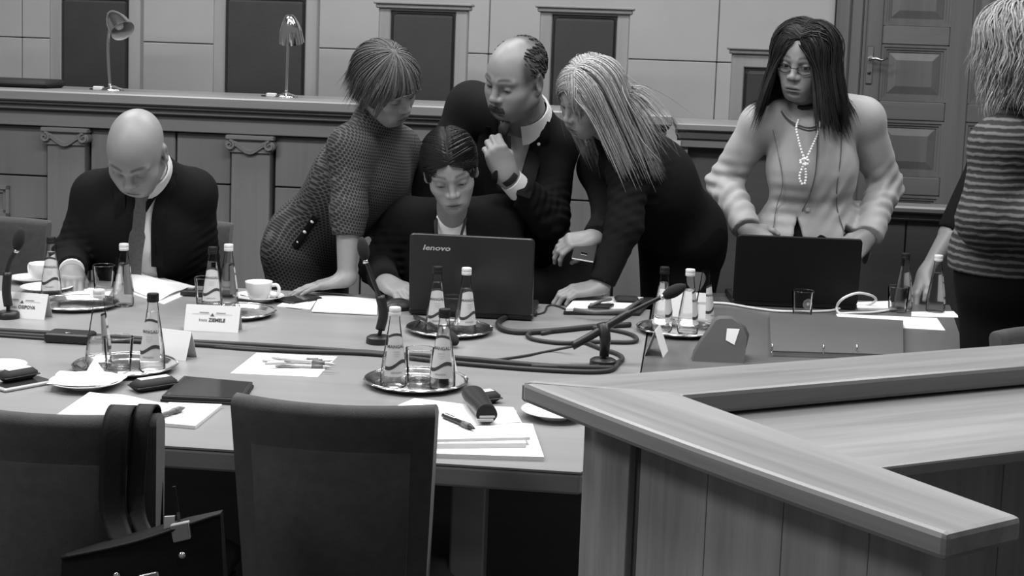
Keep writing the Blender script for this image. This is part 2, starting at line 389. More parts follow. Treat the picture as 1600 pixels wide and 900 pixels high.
# ================================================================== conference table
tb = thing('conference_table', 'long light wooden conference table with drinks and papers', 'table', rz=-YAW)
SEAM = .005
def slab(name, poly, m, em, parent, z1=TZ, th=.045):
    b = MB(); b.prism(poly, z1-.004, z1); o = obj(name, b, m, parent)
    b = MB(); n = len(poly); cx = sum(p[0] for p in poly)/n; cy = sum(p[1] for p in poly)/n
    b.prism(poly, z1-th, z1-.0045); obj('edge', b, em, o, bevel=.006)
    return o
near = [(-3.2, 2.45), (-.02, 2.45), (.0, 2.46)]
slab('tabletop', [(-3.2, 2.45), (-.08, 2.45), (SEAM, 2.62), (SEAM+.055, 4.18), (-3.2, 4.18)], 'table', 'table_edge', tb)
for u in (-2.9, -.31):
    lg = MB(); lg.rbox((u-.035, 2.62, 0), (u+.035, 2.69, .695), .004); obj('leg', lg, 'table_edge', tb)
    lg = MB(); lg.rbox((u-.035, 4.0, 0), (u+.035, 4.07, .695), .004); obj('leg', lg, 'table_edge', tb)
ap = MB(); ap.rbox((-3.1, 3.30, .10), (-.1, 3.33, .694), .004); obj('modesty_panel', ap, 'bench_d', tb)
te = thing('end_table', 'dark-looking wooden table section at the right-hand end of the conference table', 'table', rz=-YAW)
slab('tabletop', [(SEAM+.004, 2.68), (.55, 3.12), (.93, 3.78), (1.06, 4.56), (.10, 4.56), (SEAM+.066, 4.30)], 'table_end', 'table_edge', te)
for u, v in ((.2, 3.05), (.75, 3.7), (.95, 4.4), (.2, 4.4)):
    lg = MB(); lg.rbox((u-.03, v-.03, 0), (u+.03, v+.03, .695), .004); obj('leg', lg, 'table_edge', te)

# ================================================================== wooden booth at the right (world axes)
RZ = .957
A = onz(810, 594, RZ)[:2]; B = onz(1480, 834, RZ)[:2]; Cc = onz(1600, 535, RZ)[:2]
dl = (B-A)/np.linalg.norm(B-A); dr = (Cc-A)/np.linalg.norm(Cc-A)
nl = np.array([-dl[1], dl[0]]);  nl = nl if nl@dr > 0 else -nl
nr = np.array([-dr[1], dr[0]]);  nr = nr if nr@dl > 0 else -nr
bo = thing('wooden_booth', 'light wooden corner booth with wide top rails in the right foreground', 'booth')
WL, WR = .145, .165
def isect(p, d, q, e):
    t = np.linalg.solve(np.array([d, -e]).T, q-p); return p+d*t[0]
I1 = onz(1134, 640, RZ)[:2]; I2 = onz(1600, 807, RZ)[:2]; dI = (I2-I1)/np.linalg.norm(I2-I1)
inn = isect(I1, dI, A+nr*WR, dr)
aR = -math.atan2(dl[1], dl[0]); 
def rail(name, ang, pts, z0, z1, m, bev=.008, parent=None):
    """pts in world; the object turns with the rail so that its grain runs along it"""
    c, s = math.cos(-ang), math.sin(-ang)
    loc = [(c*p[0]-s*p[1], s*p[0]+c*p[1]) for p in pts]
    b = MB(); b.prism(loc, z0, z1); o = obj(name, b, m, parent or bo, bevel=bev); o.rotation_euler = (0, 0, ang); return o
Bn = isect(I1, dI, B, onz(1600, 806, RZ)[:2]-B)
angl = math.atan2(dl[1], dl[0]); angr = math.atan2(dr[1], dr[0])
# slightly bowed outer edge of the left rail
bow = [A+(B-A)*t-nl*.012*math.sin(math.pi*t) for t in np.linspace(.0, 1, 9)]
cut = A+dl*.012
rail('top_rail', angl, [cut]+bow[1:]+[Bn, inn][0:2], RZ-.036, RZ, 'booth')
L2 = 1.9
rail('top_rail', angr, [A+dr*.003+nr*.0, inn+dr*.0, A+nr*WR+dr*L2, A+dr*L2][::1], RZ-.041, RZ-.001, 'booth')
# inner desk
D0 = isect(A+nl*(WL-.02), dl, A+nr*(WR-.03), dr)
dk = onz(1600, 703, .912)[:2]; dep = (dk-A)@nr
D1 = isect(A+nl*(WL-.02), dl, A+nr*dep, dr)
rail('desk', angr, [D0, D1, A+nr*dep+dr*L2, A+nr*(WR-.03)+dr*L2], .890, .912, 'booth', .004)
# panels: left side, inset below the rail
IN = .085
P0 = isect(A+nl*IN, dl, A+nr*.06, dr)
def panel(name, p, q, th, z0, z1, m, n, bev=.003):
    dd = (q-p)/np.linalg.norm(q-p); ang = math.atan2(dd[1], dd[0])
    return rail(name, ang, [p, q, q+n*th, p+n*th], z0, z1, m, bev)
pw = .12
panel('corner_post', P0, P0+dl*pw, .05, 0, RZ-.036, 'booth_v', nl)
panel('groove_strip', P0+dl*pw+nl*.014, P0+dl*(pw+.022)+nl*.014, .03, 0, RZ-.036, 'bench_d', nl, 0)
Ll = np.linalg.norm(B-A)
ps = np.linspace(pw+.022, Ll-.26, 4)
for a0, a1 in zip(ps, ps[1:]):
    panel('side_panel', P0+dl*(a0+.0006)+nl*.004, P0+dl*(a1-.0006)+nl*.004, .02, 0, RZ-.036, 'booth_v', nl, .0015)
panel('end_post', P0+dl*(Ll-.258), P0+dl*(Ll-.17), .05, 0, RZ-.036, 'booth_v', nl)
P1 = P0+dr*.01
for k in range(4):
    panel('front_panel', P0+dr*(.05+k*.45)+nr*.0, P0+dr*(.05+(k+1)*.45-.002), .02, 0, RZ-.041, 'booth_v', nr, .0015)
# ================================================================== upholstered chairs
def chair_back(w0, w1, zb, zt, th, bul, inset=0., off=0.):
    """curved slab: w0 half width at the bottom, w1 at the top; bulges towards -y (behind the sitter)"""
    rings = []; NZ = 14; NX = 14
    def sec(z, w, t):
        pts = []
        for k in range(NX+1):
            s = -1+2*k/NX; x = s*w; y = -bul*(1-s*s)
            pts.append((x, y-t/2, z))
        for k in range(NX, -1, -1):
            s = -1+2*k/NX; x = s*w; y = -bul*(1-s*s)
            pts.append((x, y+t/2, z))
        return pts
    for i in range(NZ+1):
        a = i/NZ; z = zb+(zt-zb)*a; w = w0+(w1-w0)*a
        rings.append(sec(z, w, th))
    for a in (30, 60, 80):          # rounded top
        q = math.radians(a); rings.append(sec(zt+th*.45*math.sin(q), w1-.006*(1-math.cos(q)), th*math.cos(q)))
    return rings
def make_chair(label, loc, rz, group):
    t = thing('upholstered_chair', label, 'chair', loc, rz, group)
    b = MB(); b.loft([[(x, y-.02-(z-.45)*.13, z) for x, y, z in r] for r in chair_back(.168, .190, .36, .852, .045, .045)])
    bk = obj('backrest', b, 'fabric', t, smooth=True, angle=50)
    # raised border on the rear: sides + top
    pad = MB(); NX = 10
    rr = []
    for z, k in ((.37, 0), (.38, 1), (.785, 1), (.795, 0)):
        w = .135+(.150-.135)*(z-.36)/.5-(0 if k else .006); row = []
        for i in range(NX+1):
            s = -1+2*i/NX; row.append((s*w, -.045*(1-(s*w/.18)**2)-.0225-.02-(z-.45)*.13-(.003 if k else -.004), z))
        rr.append(row+[(p[0], p[1]+.02, p[2]) for p in row[::-1]])
    pad.loft(rr); obj('rear_panel', pad, 'fabric_rim', t, smooth=True, angle=40)
    b = MB(); b.rbox((-.20, .0, .40), (.20, .44, .48), .025); obj('seat', b, 'fabric', t, smooth=True, angle=60)
    for sx in (-1, 1):
        for y in (.03, .40):
            l = MB(); l.loft([[(sx*.17+dx*.014, y+dy*.014-(.03 if y < .1 else 0), 0) for dx, dy in ((-1, -1), (1, -1), (1, 1), (-1, 1))],
                              [(sx*.17+dx*.02, y+dy*.02, .40) for dx, dy in ((-1, -1), (1, -1), (1, 1), (-1, 1))]])
            obj('leg', l, 'bench_d', t)
    return t
# near chairs face the table (+v); far chairs face the camera
pc = atY(527, 645, 2.40); c0 = make_chair('dark upholstered chair in the middle foreground with nothing hung on it', (pc[0], pc[1]+.09, 0), -YAW, 'upholstered chairs around the table')
pc = atY(84, 668, 2.27); c1 = dup(c0, (pc[0], pc[1]+.09, 0), -YAW+.02, 'dark upholstered chair at the lower left with a black handbag hung on it')
def far_chair(px0, px1, Y, label):
    a = atY((px0+px1)/2, 360, Y); return dup(c0, (a[0], a[1]-.06, 0), math.pi-YAW, label)
far_chair(-90, 75, 4.78, 'empty upholstered chair at the far left edge beside the bald man')
far_chair(195, 364, 4.90, 'upholstered chair the bald man sits on')
far_chair(778, 950, 4.72, 'empty upholstered chair between the laptop woman and the blonde woman')
a = onz(1592, 560, .6); far_chair(585, 755, 4.84, 'upholstered chair the dark-haired laptop woman sits on')
pc = atY(1668, 520, 3.36); dup(c0, (pc[0], pc[1]-.06, 0), math.pi+.35, 'upholstered chair whose rounded top shows behind the booth at the right edge')

# ================================================================== bottles, glasses, trays
def label_patch(r_at, z0f, z1f, half, n=16, m=6, off=.0006):
    """conical patch: z0f(t), z1f(t) give lower and upper edge over t in -1..1"""
    b = MB(); vs = []; fs = []
    for i in range(n+1):
        t = -1+2*i/n; a = t*half-math.pi/2
        for j in range(m+1):
            z = z0f(t)+(z1f(t)-z0f(t))*j/m; r = r_at(z)+off; vs.append((r*math.cos(a), r*math.sin(a), z))
    for i in range(n):
        for j in range(m):
            k = i*(m+1)+j; fs.append((k, k+m+1, k+m+2, k+1))
    return b.add(vs, fs)
BH = .186
def r_bottle(z):
    P = [(0, .0285), (.010, .0300), (.03, .0298), (.06, .0268), (.10, .0208), (.13, .0160), (.150, .0132), (.160, .0122), (.168, .0120)]
    for (a, ra), (b_, rb) in zip(P, P[1:]):
        if z <= b_: return ra+(rb-ra)*(z-a)/(b_-a)
    return .012
def wrap(mb, r_at, zc, off):
    vs = []
    for x, y, z in mb.v:
        zz = zc+y; r = r_at(zz)+off; a = -math.pi/2+x/r; vs.append((r*math.cos(a), r*math.sin(a), zz))
    mb.v = vs; return mb
BOT = {}
def make_bottle(cap, fill, front=True):
    t = thing('water_bottle', 'x', 'bottle')
    zs = [0.0, .004, .010, .02, .03, .045, .06, .08, .10, .115, .13, .14, .150, .160, .168]
    b = MB(); prof = [(.022, .003), (.026, 0)]+[(r_bottle(z), z) for z in zs[1:]]
    b.lathe(prof, 32, cap=True); obj('glass_body', b, 'glass', t, smooth=True, angle=60)
    wz = [z for z in zs[1:] if z < fill]+[fill]
    b = MB(); b.lathe([(.02, .005)]+[(r_bottle(z)-.0015, max(z, .006)) for z in wz], 32); obj('water', b, 'water', t, smooth=True, angle=50)
    b = MB(); b.lathe([(.0130, .166), (.0138, .167), (.0138, .1745), (.0132, .1755), (.0138, .1765), (.0138, .184), (.0125, BH)], 20); obj('cap', b, cap, t, smooth=True, angle=40)
    top = lambda s: .117+.006*math.cos(s*1.5)
    wave = lambda s: .052+.008*math.sin(s*2.4+.2)
    bot = lambda s: .034+.0*s
    p = label_patch(r_bottle, lambda s: .030, top, 1.0); lb = obj('label', p, 'label', t, smooth=True)
    p = label_patch(r_bottle, wave, lambda s: wave(s)+.0085, 1.0, off=.0009); obj('wave_band', p, 'labeld', lb, smooth=True)
    p = label_patch(r_bottle, lambda s: top(s)-.0005, lambda s: top(s)+.0055, 1.0, m=2, off=.0008); obj('neck_band', p, 'labeld', lb, smooth=True)
    tx = wrap(text_mb('MANGALI', .0105, bold=.0002), r_bottle, .0945, .0011); obj('lettering', tx, 'ink', lb)
    tx = wrap(text_mb('NEGAZETS', .0055), r_bottle, .037, .0011); obj('lettering', tx, 'ink', lb)
    for zl in (.086, .080, .075):
        q = label_patch(r_bottle, lambda s: zl, lambda s: zl+.0008, .35 if zl > .077 else .2, m=1, off=.001); obj('text_line', q, 'inkl', lb)
    return t
def hide_proto(t):
    for c in list(t.children):
        for g_ in list(c.children): bpy.data.objects.remove(g_)
        bpy.data.objects.remove(c)
    bpy.data.objects.remove(t)
PB = {'w': make_bottle('capw', .128), 'd': make_bottle('capd', .142), 'm': make_bottle('capw', .07)}
def bottle(px, py, kind, rz, label, dz=.004, h=1.0):
    P = tab(px, py, dz); o = dup(PB[kind], P, rz, label, 'small glass water bottles'); o.scale = (h, h, h); return o
def make_glass(logo=False):
    t = thing('drinking_glass', 'x', 'glass')
    H, r0, r1 = .082, .0285, .0345
    b = MB(); b.lathe([(r0-.004, .0), (r0, .002), (r1, H), (r1-.0018, H), (r0-.0015, .014)], 32, cap=False); obj('wall', b, 'glass', t, smooth=True, angle=40)
    b = MB(); b.lathe([(r0-.004, .0008), (r0-.001, .003), (r0-.0015, .013), (r0-.006, .0125)], 32); obj('thick_base', b, 'glassr', t, smooth=True, angle=40)
    b = MB(); R = r1-.0009; b.tube([(R*math.cos(a), R*math.sin(a), H) for a in np.linspace(0, 2*math.pi, 33)], .0011, 6); obj('rim', b, 'glassr', t, smooth=True)
    if logo:
        lg = MB(); rf = lambda z: r0+(r1-r0)*z/H
        for ra, rb in ((.0145, .0158), (.0085, .0097), (.0, .006)):
            vs = []; fs = []
            for k in range(25):
                a = 2*math.pi*k/24; vs += [(ra*math.cos(a), ra*math.sin(a), 0), (rb*math.cos(a), rb*math.sin(a), 0)]
            for k in range(24): fs.append((2*k, 2*k+1, 2*k+3, 2*k+2))
            lg.add(vs, fs)
        for k in range(14):
            a = 2*math.pi*k/14; lg.add([(.0108*math.cos(a-.1), .0108*math.sin(a-.1), 0), (.0132*math.cos(a-.1), .0132*math.sin(a-.1), 0), (.0132*math.cos(a+.1), .0132*math.sin(a+.1), 0), (.0108*math.cos(a+.1), .0108*math.sin(a+.1), 0)], [(0, 1, 2, 3)])
        wrap(lg, rf, .046, .0006); obj('logo', lg, 'greyl', t)
    return t
PG = make_glass(); PGL = make_glass(True)
def glass(px, py, label, dz=.004, proto=None):
    return dup(proto or PG, tab(px, py, dz), .3, label, 'tumblers on the table')
def make_tray():
    t = thing('serving_tray', 'x', 'tray')
    b = MB(); prof = [(.0, .0015), (.095, .0015), (.103, .004), (.112, .012), (.121, .0145), (.1225, .0135), (.113, .009), (.104, .0005), (.09, 0), (0, 0)]
    n = 56; rings = []
    for r, z in prof:
        rings.append([((r*(1+(.012 if r > .105 else 0)*math.cos(16*2*math.pi*j/n)))*math.cos(2*math.pi*j/n), r*math.sin(2*math.pi*j/n)*(1+(.012 if r > .105 else 0)*math.cos(16*2*math.pi*j/n)), z) for j in range(n)])
    b.loft(rings, False); obj('dish', b, 'steel', t, smooth=True)
    b = MB(); b.tube([(.119*math.cos(a), .119*math.sin(a), .0145) for a in np.linspace(0, 2*math.pi, 57)], .0022, 6); obj('rim', b, 'steel', t, smooth=True)
    return t
PT = make_tray()
def tray(px, py, label): return dup(PT, tab(px, py), .2, label, 'round silver trays')
DT = .0035
tray(650, 601, 'silver tray with two bottles and a glass in the middle foreground')
bottle(614, 604, 'm', .35, 'white-capped bottle on the foreground tray beside a microphone base', DT)
bottle(691, 607, 'd', -.15, 'dark-capped bottle on the middle foreground tray above the stack of papers', DT)
glass(655, 598, 'tumbler between the two bottles on the middle foreground tray', DT)
tray(196, 577, 'silver tray behind the napkin saucer in the left foreground')
bottle(154, 573, 'm', 2.2, 'bottle without visible label at the left of the left foreground tray', DT)
bottle(238, 580, 'd', -.1, 'dark-capped bottle on the left foreground tray in front of a name card', DT)
glass(185, 580, 'tumbler on the left foreground tray', DT)
tray(702, 519, 'silver tray in front of the open laptop with the logo')
bottle(681, 520, 'd', .1, 'dark-capped bottle standing before the laptop lid', DT)
bottle(726, 522, 'w', .5, 'white-capped bottle standing before the laptop lid', DT)
glass(706, 508, 'tumbler between two bottles before the laptop lid', DT)
tray(1060, 519, 'silver tray with three bottles at the seam of the tables')
bottle(1034, 517, 'd', 1.15, 'dark-capped bottle on the tray behind the angled microphone')
bottle(1074, 521, 'w', 1.3, 'white-capped bottle in the middle of three on one tray')
ob = bottle(1099, 511, 'm', 1.0, 'open uncapped bottle, rightmost of the three bottles on one tray')
for k_ in list(ob.children):
    if k_.name.startswith('cap'): bpy.data.objects.remove(k_)
tray(120, 479, 'silver tray beside the leftmost name card')
bottle(80, 466, 'd', .15, 'dark-capped bottle in front of the white cups at the far left', 0)
bottle(193, 478, 'w', 2.4, 'white-capped bottle in front of the bald man', 0)
glass(162, 455, 'tumbler beside the bald man\'s hand', 0)
tray(365, 492, 'silver tray behind the standing name card')
bottle(331, 484, 'd', .1, 'dark-capped bottle behind the large name card', DT)
bottle(356, 478, 'w', 2.2, 'white-capped bottle beside the white coffee cup', DT)
glass(322, 476, 'tumbler behind the dark-capped bottle near the bald man\'s papers', DT)
glass(1253, 495, 'tumbler with a round printed logo in front of the black laptop', 0, PGL)
bottle(1410, 484, 'd', 1.9, 'dark-capped bottle behind a tumbler at the right end of the table', 0)
glass(1402, 487, 'tumbler before the dark-capped bottle at the right end', 0)
bottle(1461, 487, 'w', 1.7, 'white-capped bottle at the right end beside the reaching hand', 0)
for t in list(PB.values())+[PG, PGL, PT]: hide_proto(t)

# ================================================================== cups, saucers
def saucer_mb(R=.078):
    b = MB(); b.lathe([(0, .004), (R*.45, .004), (R*.62, .007), (R, .017), (R*1.005, .0185), (R*.98, .0185), (R*.6, .010), (R*.4, .0075), (0, .0075)], 36, cap=False)
    b.lathe([(R*.42, 0), (R*.46, 0), (R*.46, .005), (R*.40, .005)], 28, cap=False); return b
def cup_parts(t, dz=.0078):
    b = MB(); b.lathe([(.020, 0), (.023, .001), (.030, .012), (.0375, .030), (.041, .056), (.0418, .060), (.0395, .060), (.035, .030), (.026, .012), (0, .008)], 36, cap=False, cz=dz)
    obj('bowl', b, 'white', t, smooth=True)
    b = MB(); b.tube(smooth_path([(.038, 0, dz+.050), (.056, 0, dz+.052), (.064, 0, dz+.040), (.058, 0, dz+.022), (.036, 0, dz+.018)], 6), .0042, 8, flat=1.3); obj('handle', b, 'white', t, smooth=True)
def cup(px, py, rz, label, dz=0):
    t = thing('coffee_cup', label, 'cup', tab(px, py, dz), rz, 'white coffee cups'); cup_parts(t, 0); return t
def saucer(px, py, label, dz=0, R=.078):
    o = obj('saucer', saucer_mb(R), 'white', smooth=True); o.location = tuple(tab(px, py, dz)); return tag(o, label, 'saucer', 'white saucers')
saucer(404, 470, 'white saucer under the coffee cup beside the phone'); cup(404, 470, -.15, 'white coffee cup on a saucer between the bald man and the leaning woman', .0078)
sp = MB(); sp.tube([(-.05, -.03, .021), (-.02, -.045, .019), (.02, -.052, .018), (.05, -.05, .020)], [.002, .002, .002, .002], 6); sp.lathe([(0, 0), (.008, .001), (.011, .003), (0, .002)], 12, cx=.058, cy=-.049, cz=.019)
o = obj('teaspoon', sp, 'steel', smooth=True); o.location = tuple(tab(404, 470)); tag(o, 'steel teaspoon lying on the saucer of the coffee cup', 'spoon')
saucer(52, 441, 'white saucer under the cup at the far left edge', R=.075); cup(66, 440, 2.6, 'white cup at the far left behind a dark-capped bottle', .0078)
saucer(73, 456, 'empty white saucer beside the dark-capped bottle at the far left', R=.078)
saucer(135, 605, 'white saucer holding a folded napkin in the left foreground', R=.08)
saucer(0, 581, 'white saucer cut by the left edge of the picture', R=.06)
saucer(866, 652, 'white saucer half under the corner of the booth rail', R=.072)
# napkin: folded tissue, peaked
nb = MB(); rng = np.random.RandomState(3); n = 14; vs = []; fs = []
for i in range(n+1):
    for j in range(n+1):
        a, b_ = -1+2*i/n, -1+2*j/n
        r = 1+.12*math.sin(3*math.atan2(b_, a)+.5)
        z = .017+.006*math.sin(4*a+2*b_)+.034*math.exp(-((a-.15)**2*22+(b_-.55)**2*3))+.004*rng.rand()-.004*(a*a+b_*b_)
        vs.append((a*.073*r, b_*.058*r, max(z, .0195-.004*(1-a*a)*(1-b_*b_))))
for i in range(n):
    for j in range(n): k = i*(n+1)+j; fs.append((k, k+n+1, k+n+2, k+1))
nb.add(vs, fs); o = obj('paper_napkin', nb, 'paper', smooth=True); o.location = tuple(tab(135, 605)); o.modifiers.new('solid', 'SOLIDIFY').thickness = .0012; tag(o, 'crumpled white paper napkin on the left foreground saucer', 'napkin')

# ================================================================== paper things
def poly_on_table(pts, z): return [tuple(tab(x, y, z)[:2]) for x, y in pts]
def sheet(name, label, cat, pts, z0=.0, th=.0012, m='paper', group=None):
    b = MB(); P = [tab(x, y, z0+th) for x, y in pts]; c = sum(P)/len(P)
    b.prism([tuple((p-c)[:2]) for p in P], 0, th)
    o = obj(name, b, m); o.location = (c[0], c[1], TZ+z0); return tag(o, label, cat, group)
def lines_on(parent, corners, rows, z, m='ink', seed=1, thick=.0016):
    """printed lines; corners = four local xy: origin, along-line end, down end"""
    O, A_, B_ = [np.array(c) for c in corners]; rg = np.random.RandomState(seed); b = MB()
    for k in range(rows):
        t = (k+.5)/rows; s0 = O+(B_-O)*t; e = .55+.45*rg.rand(); d = (A_-O)*e; n_ = (B_-O)/np.linalg.norm(B_-O)*thick
        p = [s0, s0+d, s0+d+n_, s0+n_]; b.add([(q[0], q[1], z) for q in p], [(0, 1, 2, 3)])
    return obj('printed_lines', b, m, parent)
s = sheet('paper_sheet', 'blank white sheet with pens lying on it', 'paper', [(360, 583), (401, 551), (527, 557), (496, 589)])
def pen_mb(L, r=.0042):
    b = MB(); b.tube([(-L/2, 0, r), (-L/2+.012, 0, r), (L*.1, 0, r), (L*.1+.001, 0, r), (L/2-.018, 0, r), (L/2-.004, 0, r), (L/2, 0, r)], [r*.8, r*.95, r, r*1.12, r*1.08, r*.45, r*.2], 10); return b
def pen(label, a, b_, z, body='greyl', group=None, grip='grey', rr=.0042):
    A_, B_ = tab(*a, z), tab(*b_, z); L = np.linalg.norm((B_-A_)[:2]); ang = math.atan2(B_[1]-A_[1], B_[0]-A_[0])
    t = thing('ballpoint_pen', label, 'pen', (A_+B_)/2, ang, group)
    obj('barrel', pen_mb(L, rr), body, t, smooth=True)
    g_ = MB(); g_.tube([(L*.14, 0, rr), (L*.34, 0, rr)], rr*1.2, 10); obj('grip', g_, grip, t, smooth=True)
    c = MB(); c.rbox((-L/2+.006, -.0018, rr*1.7), (-L/2+.045, .0018, rr*2.3), .0004); obj('clip', c, 'chrome', t); return t
for i, (a, b_, ly) in enumerate((((410, 566), (518, 570), 0), ((414, 571), (520, 566), 1), ((426, 562), (524, 572), 2), ((430, 574), (519, 576), 0), ((420, 564), (512, 565), 0))):
    pen(('grey pen nearest the long cables among those on the blank sheet', 'grey pen slanting across the others on the blank sheet', 'topmost grey pen of the heap on the blank sheet', 'grey pen nearest us on the blank sheet', 'grey pen lying under the heap on the blank sheet')[i], a, b_, .0013+.0085*ly, 'greyl', 'pens on the blank sheet')
# open notebook in the left foreground
t = thing('notebook', 'open notebook with handwriting and a grey pen in the left foreground', 'notebook', tab(220, 648))
C0 = tab(220, 648)
def loc2(x, y, dz=0): return tuple((tab(x, y, dz)-C0))
b = MB(); NN = 12; rows = []
L0, L1 = np.array(loc2(88, 655)), np.array(loc2(140, 621)); M0_, M1_ = np.array(loc2(228, 664)), np.array(loc2(264, 634))
vs = []; fs = []
for i in range(NN+1):
    q = i/NN; z = .004+.012*math.sin(math.pi*q)**1.5*(1-q)+.03*max(0, .25-q)**1.2
    for e0, e1 in ((L0, M0_), (L1, M1_)):
        p = e0+(e1-e0)*q; vs.append((p[0], p[1], z if e0 is L0 else z*1.3))
for i in range(NN): k = 2*i; fs.append((k, k+2, k+3, k+1))
b.add(vs, fs); o = obj('left_page', b, 'paper', t, smooth=True); o.modifiers.new('s', 'SOLIDIFY').thickness = .0025
lines_on(o, [L0[:2]+.18*(L1-L0)[:2]+.08*(M0_-L0)[:2], L0[:2]+.5*(L1-L0)[:2]+.10*(M0_-L0)[:2], L0[:2]+.18*(L1-L0)[:2]+.55*(M0_-L0)[:2]], 6, .0215, 'inkl', 4)
Q = [loc2(228, 664), loc2(305, 671), loc2(347, 637), loc2(264, 634)]
b = MB(); b.prism([(p[0], p[1]) for p in Q], 0, .008); o = obj('right_page', b, 'paper', t, bevel=.001)
O_ = np.array(Q[3][:2])*.88+np.array(Q[0][:2])*.12; lines_on(o, [O_+.08*(np.array(Q[2][:2])-O_), O_+.92*(np.array(Q[2][:2])-O_), np.array(Q[0][:2])*.9+np.array(Q[3][:2])*.1], 9, .0083, 'inkl', 6)
pen('thick grey pencil lying across the open notebook', (240, 656), (289, 641), .0095, 'grey', rr=.0055)
# papers of the bald man
t = thing('document', 'curled white document the bald man is reading', 'paper', tab(240, 452)); C0 = tab(240, 452)
b = MB(); vs = []; fs = []; n = 10
e0 = [np.array(loc2(194, 452)), np.array(loc2(248, 472))]; e1 = [np.array(loc2(228, 430)), np.array(loc2(306, 449))]
for i in range(n+1):
    q = i/n; z = .004+.022*math.sin(math.pi*min(1, q*1.15))*(1-.3*q)
    for k, sgn in ((0, 1.5), (1, .5)):
        p = e0[k]+(e1[k]-e0[k])*q; vs.append((p[0], p[1], z*sgn+.001))
for i in range(n): k = 2*i; fs.append((k, k+1, k+3, k+2))
b.add(vs, fs); o = obj('top_sheet', b, 'paper', t, smooth=True); o.modifiers.new('s', 'SOLIDIFY').thickness = .0012
b = MB(); b.prism([loc2(x, y)[:2] for x, y in ((200, 458), (256, 476), (310, 452), (236, 436))], 0, .002); obj('lower_sheet', b, 'paper', t)
sheet('document_sheet', 'flat white papers under the bald man\'s hand', 'paper', [(96, 459), (168, 464), (176, 452), (104, 447)], th=.003)
# papers by the leaning woman
sheet('paper_stack', 'lower sheets under the leaning woman\'s hand beside the phone', 'paper', [(432, 478), (468, 458), (500, 461), (485, 483)], th=.002)
sheet('paper_stack', 'white sheets spread under the leaning woman\'s hand', 'paper', [(487, 486), (500, 460), (590, 467), (589, 491)], z0=.002, th=.003)
sheet('paper_stack', 'narrow grey-edged sheets between phone and white papers', 'paper', [(446, 479), (480, 460), (492, 461), (470, 482)], z0=.0021, th=.0015)
# right-hand end papers
sheet('paper_sheet', 'white printed sheets on the end table before the bottles', 'paper', [(1306, 490), (1314, 503), (1398, 507), (1402, 512), (1477, 516), (1464, 497)], th=.0015)
sheet('paper_sheet', 'white papers behind the bottles at the right end of the table', 'paper', [(1334, 472), (1340, 481), (1394, 482), (1392, 470)], th=.006)
sheet('paper_sheet', 'white paper under the white-capped bottle at the right end', 'paper', [(1424, 487), (1424, 494), (1500, 496), (1490, 486)], th=.0005)
# stack of papers and notebooks in front
C0 = tab(745, 680)
sheet('paper_stack', 'bottom white writing pad of the stack in the middle foreground', 'notepad', [(600, 706), (850, 714), (832, 662), (640, 655)], th=.009)
sheet('paper_stack', 'middle white pad of the foreground stack', 'notepad', [(590, 694), (822, 692), (806, 642), (640, 640)], z0=.009, th=.010)
s = sheet('paper_stack', 'upper white pad of the foreground stack under the glasses case', 'notepad', [(600, 688), (828, 683), (802, 636), (624, 632)], z0=.019, th=.006)
s = sheet('document', 'printed white sheet lying askew on the foreground stack', 'paper', [(620, 634), (648, 622), (806, 641), (812, 660), (690, 668)], z0=.025, th=.001)
s2 = sheet('page_marker', 'small grey sticky marker on the edge of the foreground papers', 'sticky note', [(794, 660), (814, 660), (809, 651), (792, 651)], z0=.026, th=.0006, m='papergrey')
pn = pen('dark pen lying on the foreground papers beside the glasses case', (692, 653), (742, 674), .0262, 'black', rr=.0055, grip='grey')
# glasses case
a, b_ = tab(738, 625, .027), tab(760, 663, .027); ang = math.atan2(b_[1]-a[1], b_[0]-a[0]); Lc = np.linalg.norm((b_-a)[:2])
t = thing('glasses_case', 'black leather glasses case with open end on the foreground papers', 'case', (a+b_)/2, ang)
rings = []
for q in np.linspace(0, 1, 9):
    x = -Lc/2+Lc*q; w_ = .026*(.82+.18*math.sin(math.pi*min(1, q+.25))); h_ = .019*(.85+.25*q)
    rings.append([(x, w_*math.cos(k)*(1 if math.sin(k) > 0 else 1), h_+h_*math.sin(k)*(1 if math.sin(k) > 0 else .98)) for k in [2*math.pi*j/20 for j in range(20)]])
b = MB(); b.loft(rings, True); obj('shell', b, mat('case_leather', .018, .35, bump=.3, bscale=90), t, smooth=True, angle=60)
b = MB(); x = Lc/2+.0006; b.add([(x, .022*math.cos(k), .020+.017*math.sin(k)) for k in [2*math.pi*j/20 for j in range(20)]], [tuple(range(20))]); obj('opening', b, 'blackm', t)
b = MB(); b.rbox((Lc/2-.01, -.019, .006), (Lc/2+.003, .014, .012), .001); b.rbox((Lc/2-.01, -.015, .013), (Lc/2+.002, .017, .018), .001); obj('spectacle_lens', b, 'greyl', t)
# voice recorder pouches
def pouch(px, py, rz, label, L=.085, W=.04):
    t = thing('device_pouch', label, 'pouch', tab(px, py), rz, 'black device pouches')
    b = MB(); b.rbox((-L/2, -W/2, 0), (L/2, W/2, .026), .009); obj('body', b, 'blackm', t, smooth=True, angle=60)
    b = MB(); b.rbox((-L/2+.014, -.011, .0262), (L/2-.014, .010, .0276), .0003); obj('label_strip', b, 'papergrey', t)
    b = MB(); b.rbox((-L/2-.001, -W/2-.001, .010), (L/2+.001, W/2+.001, .013), .001); obj('zip', b, 'black', t); return t
pouch(240, 608, .75, 'black device pouch in front of the left foreground tray', .10, .05)
pouch(28, 600, .9, 'black device pouch on a phone at the left edge', .085, .042).location[2] += .0095
pouch(756, 629, .55, 'black device pouch behind the glasses case', .07, .045)
